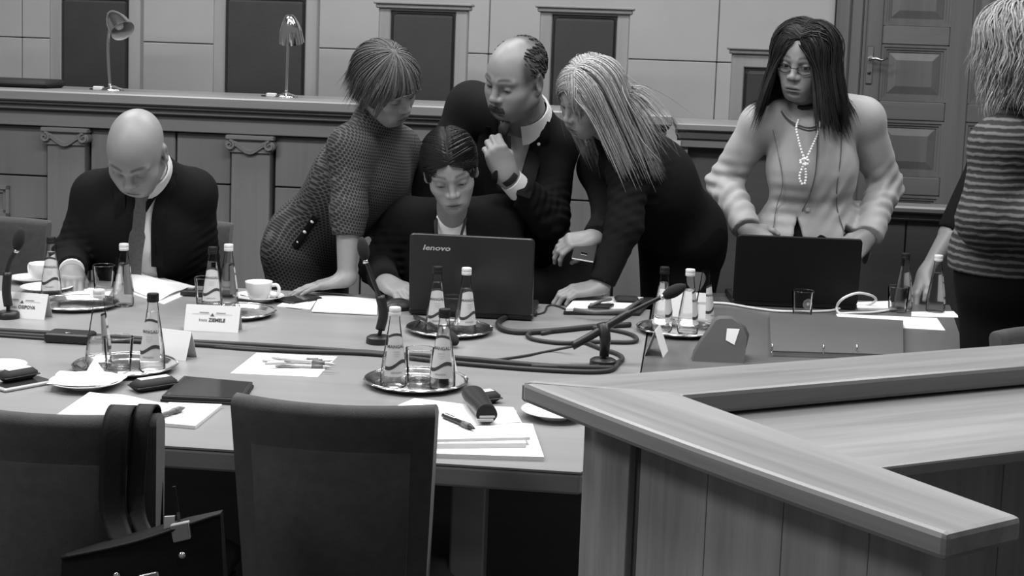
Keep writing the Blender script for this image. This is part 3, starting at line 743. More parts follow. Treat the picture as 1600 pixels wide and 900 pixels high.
# phone under left pouch
def phone(px, py, rz, label, L=.15, W=.075, dz=0, m='grey', th=.009):
    t = thing('mobile_phone', label, 'phone', tab(px, py, dz), rz)
    b = MB(); b.rbox((-L/2, -W/2, 0), (L/2, W/2, th), .003); obj('body', b, m, t)
    b = MB(); b.rbox((-L/2+.004, -W/2+.004, th), (L/2-.004, W/2-.004, th+.0006), .0002); obj('screen', b, 'screen', t); return t
phone(34, 603, .9, 'grey mobile phone under the pouch at the left edge', .12, .065, m='greyl')
phone(466, 470, .95, 'black mobile phone beside the coffee cup', .13, .085, m='black')
# keypad box by the bald man's papers
t = thing('voting_unit', 'small black box with buttons behind the bottles near the bald man', 'device', tab(318, 462), -.12)
b = MB(); b.rbox((-.065, -.03, 0), (.10, .03, .018), .003); obj('body', b, 'black', t)
for k in range(4): b = MB(); b.rbox((-.05+k*.03, -.012, .018), (-.032+k*.03, .01, .021), .001); obj('button', b, 'grey', t)
# tablet
t = thing('tablet', 'black tablet lying in its cover in the left foreground', 'tablet', tab(322, 616)); C0 = tab(322, 616)
Q = [loc2(x, y)[:2] for x, y in ((250, 628), (378, 634), (397, 605), (286, 595))]
b = MB(); b.prism(Q, 0, .006); obj('cover', b, 'blackm', t, bevel=.002)
b = MB(); b.prism([(x*.97, y*.97) for x, y in Q], .0062, .013); obj('body', b, 'black', t, bevel=.0015)
cxq = np.mean(np.array(Q), 0)
b = MB(); b.prism([tuple(cxq+(np.array(p)-cxq)*.88) for p in Q], .0131, .0136); obj('screen', b, 'screen', t)
# ================================================================== name cards
def name_card(pl, pr_, label, first=None, last=None, back=.045, hgt=.068, rows=True):
    A_, B_ = tab(*pl), tab(*pr_); W = np.linalg.norm((B_-A_)[:2]); ang = math.atan2(B_[1]-A_[1], B_[0]-A_[0])
    t = thing('name_card', label, 'name card', (A_+B_)/2, ang, 'folded name cards')
    sl = back*.5
    b = MB(); b.add([(-W/2, 0, 0), (W/2, 0, 0), (W/2, sl, hgt), (-W/2, sl, hgt)], [(0, 1, 2, 3)]); o = obj('front_face', b, 'card', t); m_ = o.modifiers.new('s', 'SOLIDIFY'); m_.thickness = .0008
    b = MB(); b.add([(-W/2, back, 0), (W/2, back, 0), (W/2, sl+.0009, hgt), (-W/2, sl+.0009, hgt)], [(0, 3, 2, 1)]); o2 = obj('rear_face', b, 'card', t); o2.modifiers.new('s', 'SOLIDIFY').thickness = .0008
    def place(mb, z):
        mb.v = [(x, sl*(z+y)/hgt-.0012, z+y) for x, y, _ in mb.v]; return mb
    if last:
        x0 = 0
        m1 = text_mb(first+' ', .0115, 'RIGHT'); m2 = text_mb(last, .0125, 'LEFT', .0004)
        m1.v = [(x-.010, y, z) for x, y, z in m1.v]; m2.v = [(x-.009, y, z) for x, y, z in m2.v]
        obj('lettering', place(m1, .026), 'ink', o); obj('lettering', place(m2, .026), 'ink', o)
        q = MB(); q.add([(-.006, 0, 0), (.006, 0, 0), (0, .008, 0)], [(0, 1, 2)]); obj('emblem', place(q, .040), 'ink', o)
        q = MB(); q.add([(-.055, 0, 0), (-.007, 0, 0), (-.007, .0008, 0), (-.055, .0008, 0), (.007, 0, 0), (.055, 0, 0), (.055, .0008, 0), (.007, .0008, 0)], [(0, 1, 2, 3), (4, 5, 6, 7)]); obj('rule_line', place(q, .0445), 'inkl', o)
        q = MB(); q.add([(-.036, 0, 0), (-.010, 0, 0), (-.010, .002, 0), (-.036, .002, 0), (.010, 0, 0), (.036, 0, 0), (.036, .002, 0), (.010, .002, 0)], [(0, 1, 2, 3), (4, 5, 6, 7)]); obj('small_print', place(q, .048), 'inkl', o)
    return t
name_card((287, 516), (372, 520), 'white name card standing before two bottles and the coffee cup', 'Ineta', 'ZIEMELE')
name_card((-8, 494), (69, 500), 'white name card beside the leftmost microphone', 'Sanita', 'OSIPOVA')
o = name_card((219, 555), (290, 564), 'white name card seen from behind at the left foreground tray', back=.05)
name_card((1112, 497), (1034, 488), 'white name card behind the three bottles', back=.045, hgt=.078)
name_card((1036, 559), (1044, 548), 'small folded card seen end-on before the tray with three bottles', back=.05, hgt=.07)
name_card((703, 603), (716, 585), 'small white card behind the dark-capped foreground bottle', back=.03, hgt=.06)

# ================================================================== laptops
def laptop(px, py, W, D, lid, rz, label, tilt=.16, logo=None):
    P = tab(px, py); t = thing('laptop', label, 'laptop', P, rz)      # origin: hinge, base extends to +y
    b = MB(); b.rbox((-W/2, -.004, .003), (W/2, D, .022), .004); base = obj('base', b, 'black', t)
    for k in range(5):
        q = MB(); q.rbox((-W/2+.02, .06+k*.022, .022), (W/2-.02, .078+k*.022, .024), .001); obj('key_row', q, 'grey', base)
    q = MB(); q.rbox((-.045, D-.07, .022), (.045, D-.015, .0226), .0002); obj('touchpad', q, 'grey', base)
    l = MB(); rad = .012; poly = []
    for cx_, cz_, a0 in ((W/2-rad, rad, -90), (W/2-rad, lid-rad, 0), (-W/2+rad, lid-rad, 90), (-W/2+rad, rad, 180)):
        for k in range(5): a = math.radians(a0+k*22.5); poly.append((cx_+rad*math.cos(a), cz_+rad*math.sin(a)))
    l.loft([[(x, .0, z) for x, z in poly], [(x*.995, -.007, lid/2+(z-lid/2)*.995) for x, z in poly], [(x*.98, -.009, lid/2+(z-lid/2)*.98) for x, z in poly]])
    for k in range(3):
        pass
    ld = obj('lid', l, 'lid' if logo else MT['lid2'], t, smooth=True, angle=30); ld.location = (0, -.001, .018); ld.rotation_euler = (tilt, 0, 0)
    q = MB(); q.box((-W/2+.012, .0002, .02), (W/2-.012, .0012, lid-.012)); obj('screen', q, MT['litscreen'] if logo else 'screen2', ld)
    if logo:
        m = text_mb(logo, .027, 'LEFT', .0006); m.v = [(-W/2+.040+x*1.1+.22*y, -.0096, lid-.047+y*.8) for x, y, z in m.v]; obj('lettering', m, mat('logo_silver', .55, .3, .6), ld)
    h = MB(); h.tube([(-W/2+.03, .0, .016), (-W/2+.08, .0, .016)], .006, 8); obj('hinge', h, 'black', t); h = MB(); h.tube([(W/2-.08, 0, .016), (W/2-.03, 0, .016)], .006, 8); obj('hinge', h, 'black', t)
    return t
laptop(735, 497, .368, .245, .232, -YAW-.0, 'black laptop with its logo lid open towards us before the dark-haired woman', .10, 'lenovo')
laptop(1241, 481, .40, .2, .218, -YAW+.06, 'plain black laptop open in front of the woman with glasses', .10)
# mouse
mo = MB(); rings = []
for q in np.linspace(0, 1, 9):
    w_ = .031*math.sin(math.pi*(.08+.84*q))**.5; h_ = .036*math.sin(math.pi*(.1+.8*q))**.7; x = -.055+.11*q
    rings.append([(x, w_*math.cos(k), max(0, h_*math.sin(k))) for k in [2*math.pi*j/18 for j in range(18)]])
mo.loft(rings); o = obj('computer_mouse', mo, 'black', smooth=True); P = tab(622, 484); o.location = tuple(P); o.rotation_euler = (0, 0, .5); tag(o, 'black computer mouse under the laptop woman\'s hand', 'mouse')

# ================================================================== microphones and cables
def mic(name_label, base, path, foam, foamdir, stem_r=.006, br=.032, grip=None):
    t = thing('gooseneck_microphone', name_label, 'microphone', base, 0, 'gooseneck microphones'); B0 = np.array(base)
    P = [np.asarray(p)-B0 for p in path]
    b = MB(); b.lathe([(br, 0), (br*1.02, .004), (br*.98, .016), (br*.8, .020), (.0, .021)], 24); obj('base', b, 'black', t, smooth=True, angle=50)
    b = MB(); b.tube(smooth_path(P, 8), stem_r, 8); obj('gooseneck', b, 'black', t, smooth=True)
    if grip:
        g_ = [np.asarray(p)-B0 for p in grip[0]]; b = MB(); b.tube(smooth_path(g_, 5), grip[1], 10); obj('holder', b, 'black', t, smooth=True)
    f = np.asarray(foam)-B0; d_ = np.asarray(foamdir, float); d_ /= np.linalg.norm(d_); L = .065
    ts = np.linspace(0, 1, 11); b = MB(); b.tube([f+d_*(L*q-.01) for q in ts], [max(.002, .016*math.sin(math.pi*min(.98, max(.04, q*.93+.05)))**.55) for q in ts], 14); obj('foam_windscreen', b, 'foam', t, smooth=True)
    c = MB(); c.tube([f-d_*.016, f-d_*.006], .0075, 10); obj('ring', c, 'chrome', t, smooth=True)
    return t
# leftmost
B0 = tab(13, 497); Y0 = B0[1]
mic('gooseneck microphone at the left edge before the name card', B0, [B0+[0, 0, .02], atY(12, 470, Y0), atY(9, 440, Y0), atY(15, 410, Y0), atY(26, 390, Y0)], atY(27, 386, Y0), atY(30, 370, Y0)-atY(26, 390, Y0), .006, .03, ([atY(13, 478, Y0), atY(10, 455, Y0), atY(12, 425, Y0)], .0125))
B0 = tab(592, 536); Y0 = B0[1]
mic('gooseneck microphone standing left of the laptop', B0, [B0+[0, 0, .02], atY(596, 510, Y0), atY(600, 480, Y0), atY(588, 450, Y0), atY(572, 408, Y0)], atY(570, 402, Y0), atY(566, 380, Y0)-atY(570, 402, Y0), .0055, .034, ([atY(594, 515, Y0), atY(599, 490, Y0), atY(594, 462, Y0)], .013))
B0 = tab(942, 572); Y0 = B0[1]
mic('gooseneck microphone tilted towards the tray of three bottles', B0, [B0+[0, 0, .02], atY(945, 548, Y0), atY(944, 520, Y0), atY(960, 505, Y0), atY(985, 488, Y0), atY(1040, 461, Y0)], atY(1041, 461, Y0), atY(1068, 449, Y0)-atY(1040, 463, Y0), .0055, .034, ([atY(894, 541, Y0), atY(925, 524, Y0), atY(958, 504, Y0), atY(985, 488, Y0)], .0105))
o = MB(); o.tube([atY(944, 556, Y0), atY(946, 530, Y0), atY(942, 505, Y0)], [.012, .014, .016], 10); bpy.context.view_layer.update()
st = obj('stand_post', o, 'black', smooth=True); mm = [k for k in bpy.data.objects if k.get('label') == 'gooseneck microphone tilted towards the tray of three bottles'][0]
st.parent = mm; st.location = (-B0[0], -B0[1], -B0[2])
# lying foam microphone on the tray before the laptop
pth = [tab(648, 494, .006), tab(664, 501, .03), tab(682, 512, .035), tab(700, 522, .03)]
t = thing('lying_microphone', 'black foam-tipped microphone lying across the tray before the laptop', 'microphone', pth[0])
b = MB(); b.tube([p-pth[0] for p in smooth_path(pth, 6)], .0055, 8); obj('gooseneck', b, 'black', t, smooth=True)
d_ = pth[-1]-pth[-2]; d_ /= np.linalg.norm(d_); ts = np.linspace(0, 1, 10); b = MB(); b.tube([pth[-1]-pth[0]+d_*(.06*q-.01)+np.array([0, 0, -.012*q]) for q in ts], [max(.002, .017*math.sin(math.pi*min(.97, q*.92+.05))**.55) for q in ts], 12); obj('foam_windscreen', b, 'foam', t, smooth=True)
def cable(label, pts, r=.0045, m='rubber', name='cable', z=None, flat=1):
    P = smooth_path([tab(x, y, r+(zz[0] if zz else 0)) for x, y, *zz in pts], 8)
    o = MB(); c = np.array(P[0]); o.tube([p-c for p in P], r, 8, up=(0, 0, 1), flat=flat); k = obj(name, o, m, smooth=True); k.location = tuple(c); return tag(k, label, 'cable')
cable('black cable running the whole length of the table centre', [(-20, 515), (120, 523), (280, 533), (430, 541), (590, 552), (720, 560), (860, 572), (960, 575)], .007)
cable('second black cable beside the long table cable', [(-20, 520), (150, 530), (300, 538), (450, 548), (580, 553), (700, 566), (850, 578), (945, 580), (968, 566)], .006)
cable('third thin black cable along the table centre', [(-20, 523), (120, 532), (260, 536), (420, 548), (560, 548), (640, 556)], .004)
cable('thick black cable loop beside the laptop', [(838, 490), (800, 493), (779, 503), (785, 514), (815, 519), (870, 516), (930, 510), (985, 507)], .008)
cable('black cable coil right of the tilted microphone', [(835, 517), (824, 524), (838, 531), (880, 536), (930, 534), (990, 534), (985, 522), (930, 512), (880, 515), (846, 521)], .006, )
cable('thin black lead from the microphone holder across the table', [(770, 563), (820, 556), (860, 548), (897, 541, .02)], .0035)
cable('black cable curling round the base of the tilted microphone', [(915, 535), (940, 545), (965, 553), (972, 562), (950, 570), (905, 574), (830, 572)], .006)
cable('thin black wire from the laptop to the portfolio', [(833, 492), (850, 488), (856, 478), (870, 478), (890, 486)], .003)
cable('white charging cord looping beside the black laptop', [(1112, 473), (1140, 475), (1175, 481), (1215, 486), (1260, 487), (1300, 485), (1325, 478), (1350, 478), (1368, 470, .02), (1362, 462, .05), (1340, 458, .065), (1318, 466, .05), (1308, 478, .02), (1311, 489), (1330, 489), (1365, 488), (1400, 483)], .0042, 'cordw', 'charging_cord')
t = thing('cable_box', 'flat black junction box on the cable at the left', 'box', tab(108, 534), -YAW)
b = MB(); b.rbox((-.055, -.03, 0), (.06, .035, .026), .004); obj('body', b, 'black', t)
b = MB(); b.add([(-.004, -.012, .0265), (.004, -.012, .0265), (0, -.02, .0265)], [(0, 1, 2)]); b.box((-.006, -.011, .026), (.006, -.009, .0266)); obj('mark', b, 'greyl', t)
# ================================================================== portfolio by the blonde's hand
t = thing('leather_portfolio', 'open black portfolio with white pad under the blonde woman\'s hand', 'portfolio', tab(945, 488)); C0 = tab(945, 488)
b = MB(); b.prism([loc2(x, y)[:2] for x, y in ((880, 492), (1000, 494), (1022, 470), (905, 470))], 0, .012); obj('cover', b, 'blackm', t, bevel=.003)
b = MB(); b.prism([loc2(x, y, .012)[:2] for x, y in ((884, 486), (985, 486), (1005, 468), (902, 466))], .012, .020); obj('pad', b, 'paper', t)
b = MB(); b.tube([np.array(loc2(897, 484, .024)), np.array(loc2(930, 488, .026)), np.array(loc2(975, 486, .024)), np.array(loc2(1003, 468, .024))], .006, 8); obj('page_roll', b, 'grey', t, smooth=True)
t = thing('pen_loop_case', 'small black folded case lying on the white pad', 'case', tab(940, 478, .021)); C0 = tab(940, 478, .021)
b = MB(); b.prism([loc2(x, y, .021)[:2] for x, y in ((918, 482), (952, 483), (960, 478), (922, 477))], 0, .008); obj('body', b, 'black', t, bevel=.003)
b = MB(); b.tube([np.array(loc2(922, 478, .03)), np.array(loc2(940, 470, .035)), np.array(loc2(954, 468, .03))], .005, 8); obj('strap', b, 'grey', t, smooth=True)
t = thing('glasses_pouch', 'black pouch lying at the far edge of the white pad', 'pouch', tab(978, 471, .021)); b = MB(); b.rbox((-.035, -.02, 0), (.04, .025, .016), .006); obj('body', b, 'blackm', t); b = MB(); b.rbox((-.036, -.021, .006), (.041, .026, .009), .001); obj('zip', b, 'black', t)
# ================================================================== dark bag and folder on the end table
t = thing('leather_briefcase', 'dark curved leather case with white label standing on the end table', 'case', tab(1122, 566)); C0 = tab(1122, 566)
Yb = C0[1]
out = [(1082, 566), (1086, 553), (1098, 536), (1112, 520), (1122, 506), (1130, 503), (1148, 503), (1164, 515), (1170, 530), (1166, 552), (1162, 570)]
pr0 = [atY(x, y, Yb)-C0 for x, y in out]
r_f = [(p[0], 0+.05*max(0, p[2])/.12, max(p[2], 0)) for p in pr0]; r_b = [(p[0]*.96+.02, .10-.02*max(0, p[2])/.12, max(p[2], 0)*.9) for p in pr0]
b = MB(); b.loft([r_f, [(x, y+.03, z*1.02) for x, y, z in r_f], r_b]); obj('body', b, 'folder', t, smooth=True, angle=50)
q = [atY(x, y, Yb)-C0 for x, y in ((1136, 534), (1149, 541), (1159, 518), (1139, 517))]
b = MB(); b.add([(p[0], .05*p[2]/.12-.002, p[2]) for p in q], [(0, 1, 2, 3)]); o = obj('label_sticker', b, 'paper', t); o.modifiers.new('s', 'SOLIDIFY').thickness = .0006
t = thing('ring_folder', 'dark grey ring folder lying on the end table behind the booth', 'folder', tab(1310, 530)); C0 = tab(1310, 530)
Q = [loc2(x, y)[:2] for x, y in ((1207, 556), (1408, 562), (1408, 509), (1205, 497))]
b = MB(); b.prism(Q, 0, .012); obj('pages', b, 'paper', t)
b = MB(); cq = np.mean(np.array(Q), 0); Q2 = [tuple(cq+(np.array(p)-cq)*1.03) for p in Q]; b.prism(Q2, .0122, .016); obj('cover', b, 'folder', t, bevel=.001)
for x, y in ((1206, 552), (1286, 553), (1338, 553)):
    p = np.array(loc2(x, y, .01)); b = MB(); b.tube([p+np.array([0, .006*math.sin(a), .012+.012*math.cos(a)]) for a in np.linspace(0, 2*math.pi, 13)], .002, 6); obj('metal_ring', b, 'chrome', t, smooth=True)

# ================================================================== desk lamps on the bench
def lamp(px, py, aim, label, group='chrome desk lamps on the bench'):
    P = onv(px, py, BV+.22); P = xy(P[0], BV+.22, 1.306)
    t = thing('desk_lamp', label, 'lamp', P, -YAW, group)
    b = MB(); b.lathe([(.052, 0), (.053, .004), (.046, .011), (.022, .018), (.010, .024), (0, .026)], 28); obj('base', b, 'chrome', t, smooth=True)
    sx = aim
    pts = smooth_path([(-.012 if sx else .0, 0, .02), (-.018 if sx else .002, 0, .10), (-.022 if sx else .003, 0, .20), (-.012 if sx else .004, 0, .285), (.004 if sx else .005, .0 if sx else .012, .305)], 6)
    b = MB(); b.tube(pts, .0065, 10); obj('stem', b, 'chrome', t, smooth=True)
    # bell shade: outer chrome and pale inside
    prof = [(.004, .082), (.015, .080), (.024, .070), (.036, .046), (.047, .014), (.054, -.042)]
    ax = Vector((.62, -.45, -.62)).normalized() if sx else Vector((.02, .30, -.95)).normalized()
    rot = ax.to_track_quat('-Z', 'Y').to_matrix().to_4x4(); apex = Vector(tuple(pts[-1]))
    Mx = Matrix.Translation(apex+ax*(.045 if sx else .040)+Vector((0, 0 if sx else .016, .012))) @ rot
    b = MB(); b.lathe(prof, 28, cap=False); b.xf(Mx); sh = obj('shade', b, 'chrome', t, smooth=True)
    b = MB(); b.lathe([(r-.002, z-.001) for r, z in prof], 28, cap=False); b.xf(Mx); obj('shade_lining', b, mat('shade_lining', .4, .35), sh, smooth=True)
    b = MB(); b.lathe([(0, -.022), (.016, -.018), (.022, -.002), (.018, .016), (.010, .03), (.010, .05)], 18, cap=False); b.xf(Mx); obj('bulb', b, mat('bulb_glass', .6, .2), sh, smooth=True)
    b = MB(); b.tube([(.0, 0, -.012), (0, 0, .012)], .010, 10); b.xf(Matrix.Translation(apex)); obj('joint', b, 'chrome', t, smooth=True)
    sw = MB(); sw.rbox((-.085, -.015, 0), (-.045, .02, .018), .003); obj('switch_box', sw, 'greyl', t)
    c = MB(); c.tube([(-.09, .01, .004), (-.12, .04, .004), (-.10, .10, .004)], .003, 6); obj('lead', c, 'black', t, smooth=True)
    return t
lamp(176, 137, True, 'chrome desk lamp with its shade turned to the right at the far left')
lamp(447, 152, False, 'chrome desk lamp with its shade facing us beside the leaning woman')
# dark flat case on the bench
a0, a1 = onv(-60, 133, BV+.2), onv(79, 128, BV+.2)
t = thing('document_case', 'black flat case lying on the bench at the far left', 'case', xy((a0[0]+a1[0])/2, BV+.25, 1.306), -YAW)
L = a1[0]-a0[0]; b = MB(); b.rbox((-L/2, -.1, 0), (L/2, .12, .038), .014); obj('body', b, 'blackm', t, smooth=True, angle=50)
b = MB(); b.rbox((-L/2-.001, -.102, .015), (L/2+.001, .122, .020), .002); obj('zip', b, 'black', t)
pp = onv(1050, 216, BV-.02)
b = MB(); b.rbox((pp[0]-.012, BV-.045, 1.16), (pp[0]+.035, BV-.04, 1.205), .0005); bs = obj('notice', b, 'papergrey'); bs.rotation_euler = (0, 0, -YAW); tag(bs, 'small pale notice fixed to the front of the clerk desk', 'notice')

# ================================================================== handbag on the left chair
Yh = 2.16
t = thing('handbag', 'black leather handbag with metal studs hung on the lower-left chair', 'bag', atY(225, 960, Yh)); C0 = atY(225, 960, Yh)
def hb(x, y, dy=0): return tuple(atY(x, y, Yh)-C0+np.array([0, dy, 0]))
top = [hb(100, 868), hb(160, 852), hb(225, 835), hb(290, 815), hb(346, 800)]
def ringat(k, d0):
    return [(p[0]*(1+.10*k), p[1]+d0-.03*math.sin(math.pi*(.1+.8*i/4)), p[2]-k*.20) for i, p in enumerate(top)]
rings = []
for k in np.linspace(0, 1, 6):
    d = .05+.035*math.sin(math.pi*min(1, k+.15)*.5); fr_ = ringat(k, 0); bk = [(p[0], p[1]+d*(.35+.65*math.sin(math.pi*i/4)), p[2]) for i, p in enumerate(ringat(k, 0))][::-1]; rings.append(fr_+bk)
b = MB(); b.loft(rings); leather = mat('bag_leather', .008, .6, spec=.25, bump=.3, bscale=120); body = obj('body', b, leather, t, smooth=True, angle=60)
b = MB(); b.tube(smooth_path([np.array(p)+[0, -.001, 0] for p in ringat(0, 0)], 5), .0035, 8); obj('rim', b, leather, t, smooth=True)
for x, y in ((193, 886), (293, 855)):
    p = np.array(hb(x, y)); b = MB(); b.lathe([(.0065, 0), (.006, .003), (.003, .005), (0, .0055)], 14); b.xf(Matrix.Translation(Vector(p+np.array([0, -.036, 0]))) @ Matrix.Rotation(math.pi/2, 4, 'X')); obj('stud', b, 'chrome', t, smooth=True)
p = np.array(hb(242, 886)); b = MB(); b.rbox((-.017, -.003, -.005), (.017, .002, .005), .002); b.xf(Matrix.Translation(Vector(p+np.array([0, -.038, 0]))) @ Matrix.Rotation(-.25, 4, 'Y')); obj('logo_bar', b, 'chrome', t)
def strap(px, w_, xe, dy=0.):
    """flat band over the top of the chair back, in the chair's own axes, then moved to the bag's"""
    x0 = (px-58)/952.; cz, sz = math.cos(c1.rotation_euler[2]), math.sin(c1.rotation_euler[2])
    yc = -.045*(1-(x0/.19)**2)-.02-.055; lo = np.array(hb(xe, 850))+C0
    pth = [(yc+.040, .66), (yc+.034, .82), (yc+.026, .868), (yc+.008, .884), (yc-.012, .884), (yc-.030, .868), (yc-.040, .83), (yc-.045+dy, .72)]
    W = [np.array([c1.location[0]+cz*x0-sz*y, c1.location[1]+sz*x0+cz*y, z]) for y, z in pth]+[lo+np.array([0, .012, -.01])]
    P = smooth_path(W, 4); vs = []; fs = []
    for q in P: vs += [tuple(q-C0+np.array([sx*w_, 0, 0])) for sx in (-1, -.5, .5, 1)]
    for k in range(len(P)-1):
        for m_ in range(3): i_ = 4*k+m_; fs.append((i_, i_+1, i_+5, i_+4))
    b = MB(); b.add(vs, fs); o = obj('strap', b, leather, t, smooth=True); o.modifiers.new('s', 'SOLIDIFY').thickness = .004; return o
strap(184, .022, 192); strap(220, .015, 236, -.006)
b = MB(); b.tube([np.array(hb(272, 760)), np.array(hb(278, 800)), np.array(hb(286, 826, -.02))], .003, 6); obj('tag_cord', b, leather, t)
tg = MB(); q = [np.array(hb(x, y, -.03)) for x, y in ((272, 812), (301, 806), (304, 833), (278, 839))]
tg.add([tuple(k) for k in q]+[tuple(k+np.array([0, .012, 0])) for k in q], [(0, 1, 2, 3), (7, 6, 5, 4), (0, 4, 5, 1), (1, 5, 6, 2), (2, 6, 7, 3), (3, 7, 4, 0)]); obj('pale_tag', tg, mat('bag_tag', .22, .6), t, bevel=.002)
tg = MB(); q = [np.array(hb(x, y, -.005)) for x, y in ((258, 806), (274, 805), (272, 826), (257, 829))]
tg.add([tuple(k) for k in q]+[tuple(k+np.array([0, .004, 0])) for k in q], [(0, 1, 2, 3), (7, 6, 5, 4), (0, 4, 5, 1), (1, 5, 6, 2), (2, 6, 7, 3), (3, 7, 4, 0)]); obj('pale_tag', tg, 'papergrey', t)
# ================================================================== people: implicit-surface toolkit
def V3(*a): return np.array(a if len(a) == 3 else a[0], float)
def unit(v): v = np.asarray(v, float); return v/(np.linalg.norm(v)+1e-12)
def frame(f, u):
    """columns: right, forward, up"""
    f = unit(f); u = np.asarray(u, float); u = unit(u-f*(u@f)); return np.stack([np.cross(f, u), f, u], 1)
class Prim:
    def __init__(s, f, lo, hi, k=.02, op='u'): s.f, s.lo, s.hi, s.k, s.op = f, np.asarray(lo, float), np.asarray(hi, float), k, op
def cap(a, b, ra, rb, k=.02, op='u', flat=None):
    a = np.asarray(a, float); b = np.asarray(b, float); ab = b-a; L2 = ab@ab+1e-12; m = max(ra, rb)
    nf = (unit(flat[0]), flat[1]) if flat else None
    def f(X, Y, Z):
        px, py, pz = X-a[0], Y-a[1], Z-a[2]
        t = np.clip((px*ab[0]+py*ab[1]+pz*ab[2])/L2, 0, 1)
        px = px-t*ab[0]; py = py-t*ab[1]; pz = pz-t*ab[2]
        if nf:
            n, s = nf; q = (px*n[0]+py*n[1]+pz*n[2])*(1/s-1)
            px = px+n[0]*q; py = py+n[1]*q; pz = pz+n[2]*q
            return (np.sqrt(px*px+py*py+pz*pz)-(ra+(rb-ra)*t))*min(1, (1+s)/2)
        return np.sqrt(px*px+py*py+pz*pz)-(ra+(rb-ra)*t)
    return Prim(f, np.minimum(a, b)-m, np.maximum(a, b)+m, k, op)
def ell(c, r, R=None, k=.02, op='u'):
    c = np.asarray(c, float); r = np.asarray(r, float); R = np.eye(3) if R is None else R
    def f(X, Y, Z):
        px, py, pz = X-c[0], Y-c[1], Z-c[2]
        q = [(px*R[0, i]+py*R[1, i]+pz*R[2, i])/r[i] for i in range(3)]
        k0 = np.sqrt(q[0]**2+q[1]**2+q[2]**2); k1 = np.sqrt((q[0]/r[0])**2+(q[1]/r[1])**2+(q[2]/r[2])**2)+1e-9
        return k0*(k0-1)/k1
    m = np.sqrt(((R*r)**2).sum(1)); return Prim(f, c-m, c+m, k, op)
def polyY(pts, y0, y1, k=.004, op='s'):
    """convex polygon in (x,z) extruded from y0 to y1, used for carving"""
    P = [np.asarray(p, float) for p in pts]; c = sum(P)/len(P); H = []
    for p, q in zip(P, P[1:]+P[:1]):
        n = np.array([q[1]-p[1], p[0]-q[0]]); n = n/np.linalg.norm(n)
        if (c-p)@n > 0: n = -n
        H.append((n, n@p))
    def f(X, Y, Z):
        d = np.maximum(y0-Y, Y-y1)
        for n, o in H: d = np.maximum(d, X*n[0]+Z*n[1]-o)
        return d
    xs = [p[0] for p in P]; zs = [p[1] for p in P]
    return Prim(f, (min(xs), y0, min(zs)), (max(xs), y1, max(zs)), k, op)
def cutp(c, n, R):
    """flat local cut: removes what lies beyond the plane (c, n) within distance R of c"""
    c = np.asarray(c, float); n = unit(n)
    def f(X, Y, Z):
        d = -((X-c[0])*n[0]+(Y-c[1])*n[1]+(Z-c[2])*n[2]); r = np.sqrt((X-c[0])**2+(Y-c[1])**2+(Z-c[2])**2)-R
        return np.maximum(d, r)
    return Prim(f, c-R, c+R, .001, 's')
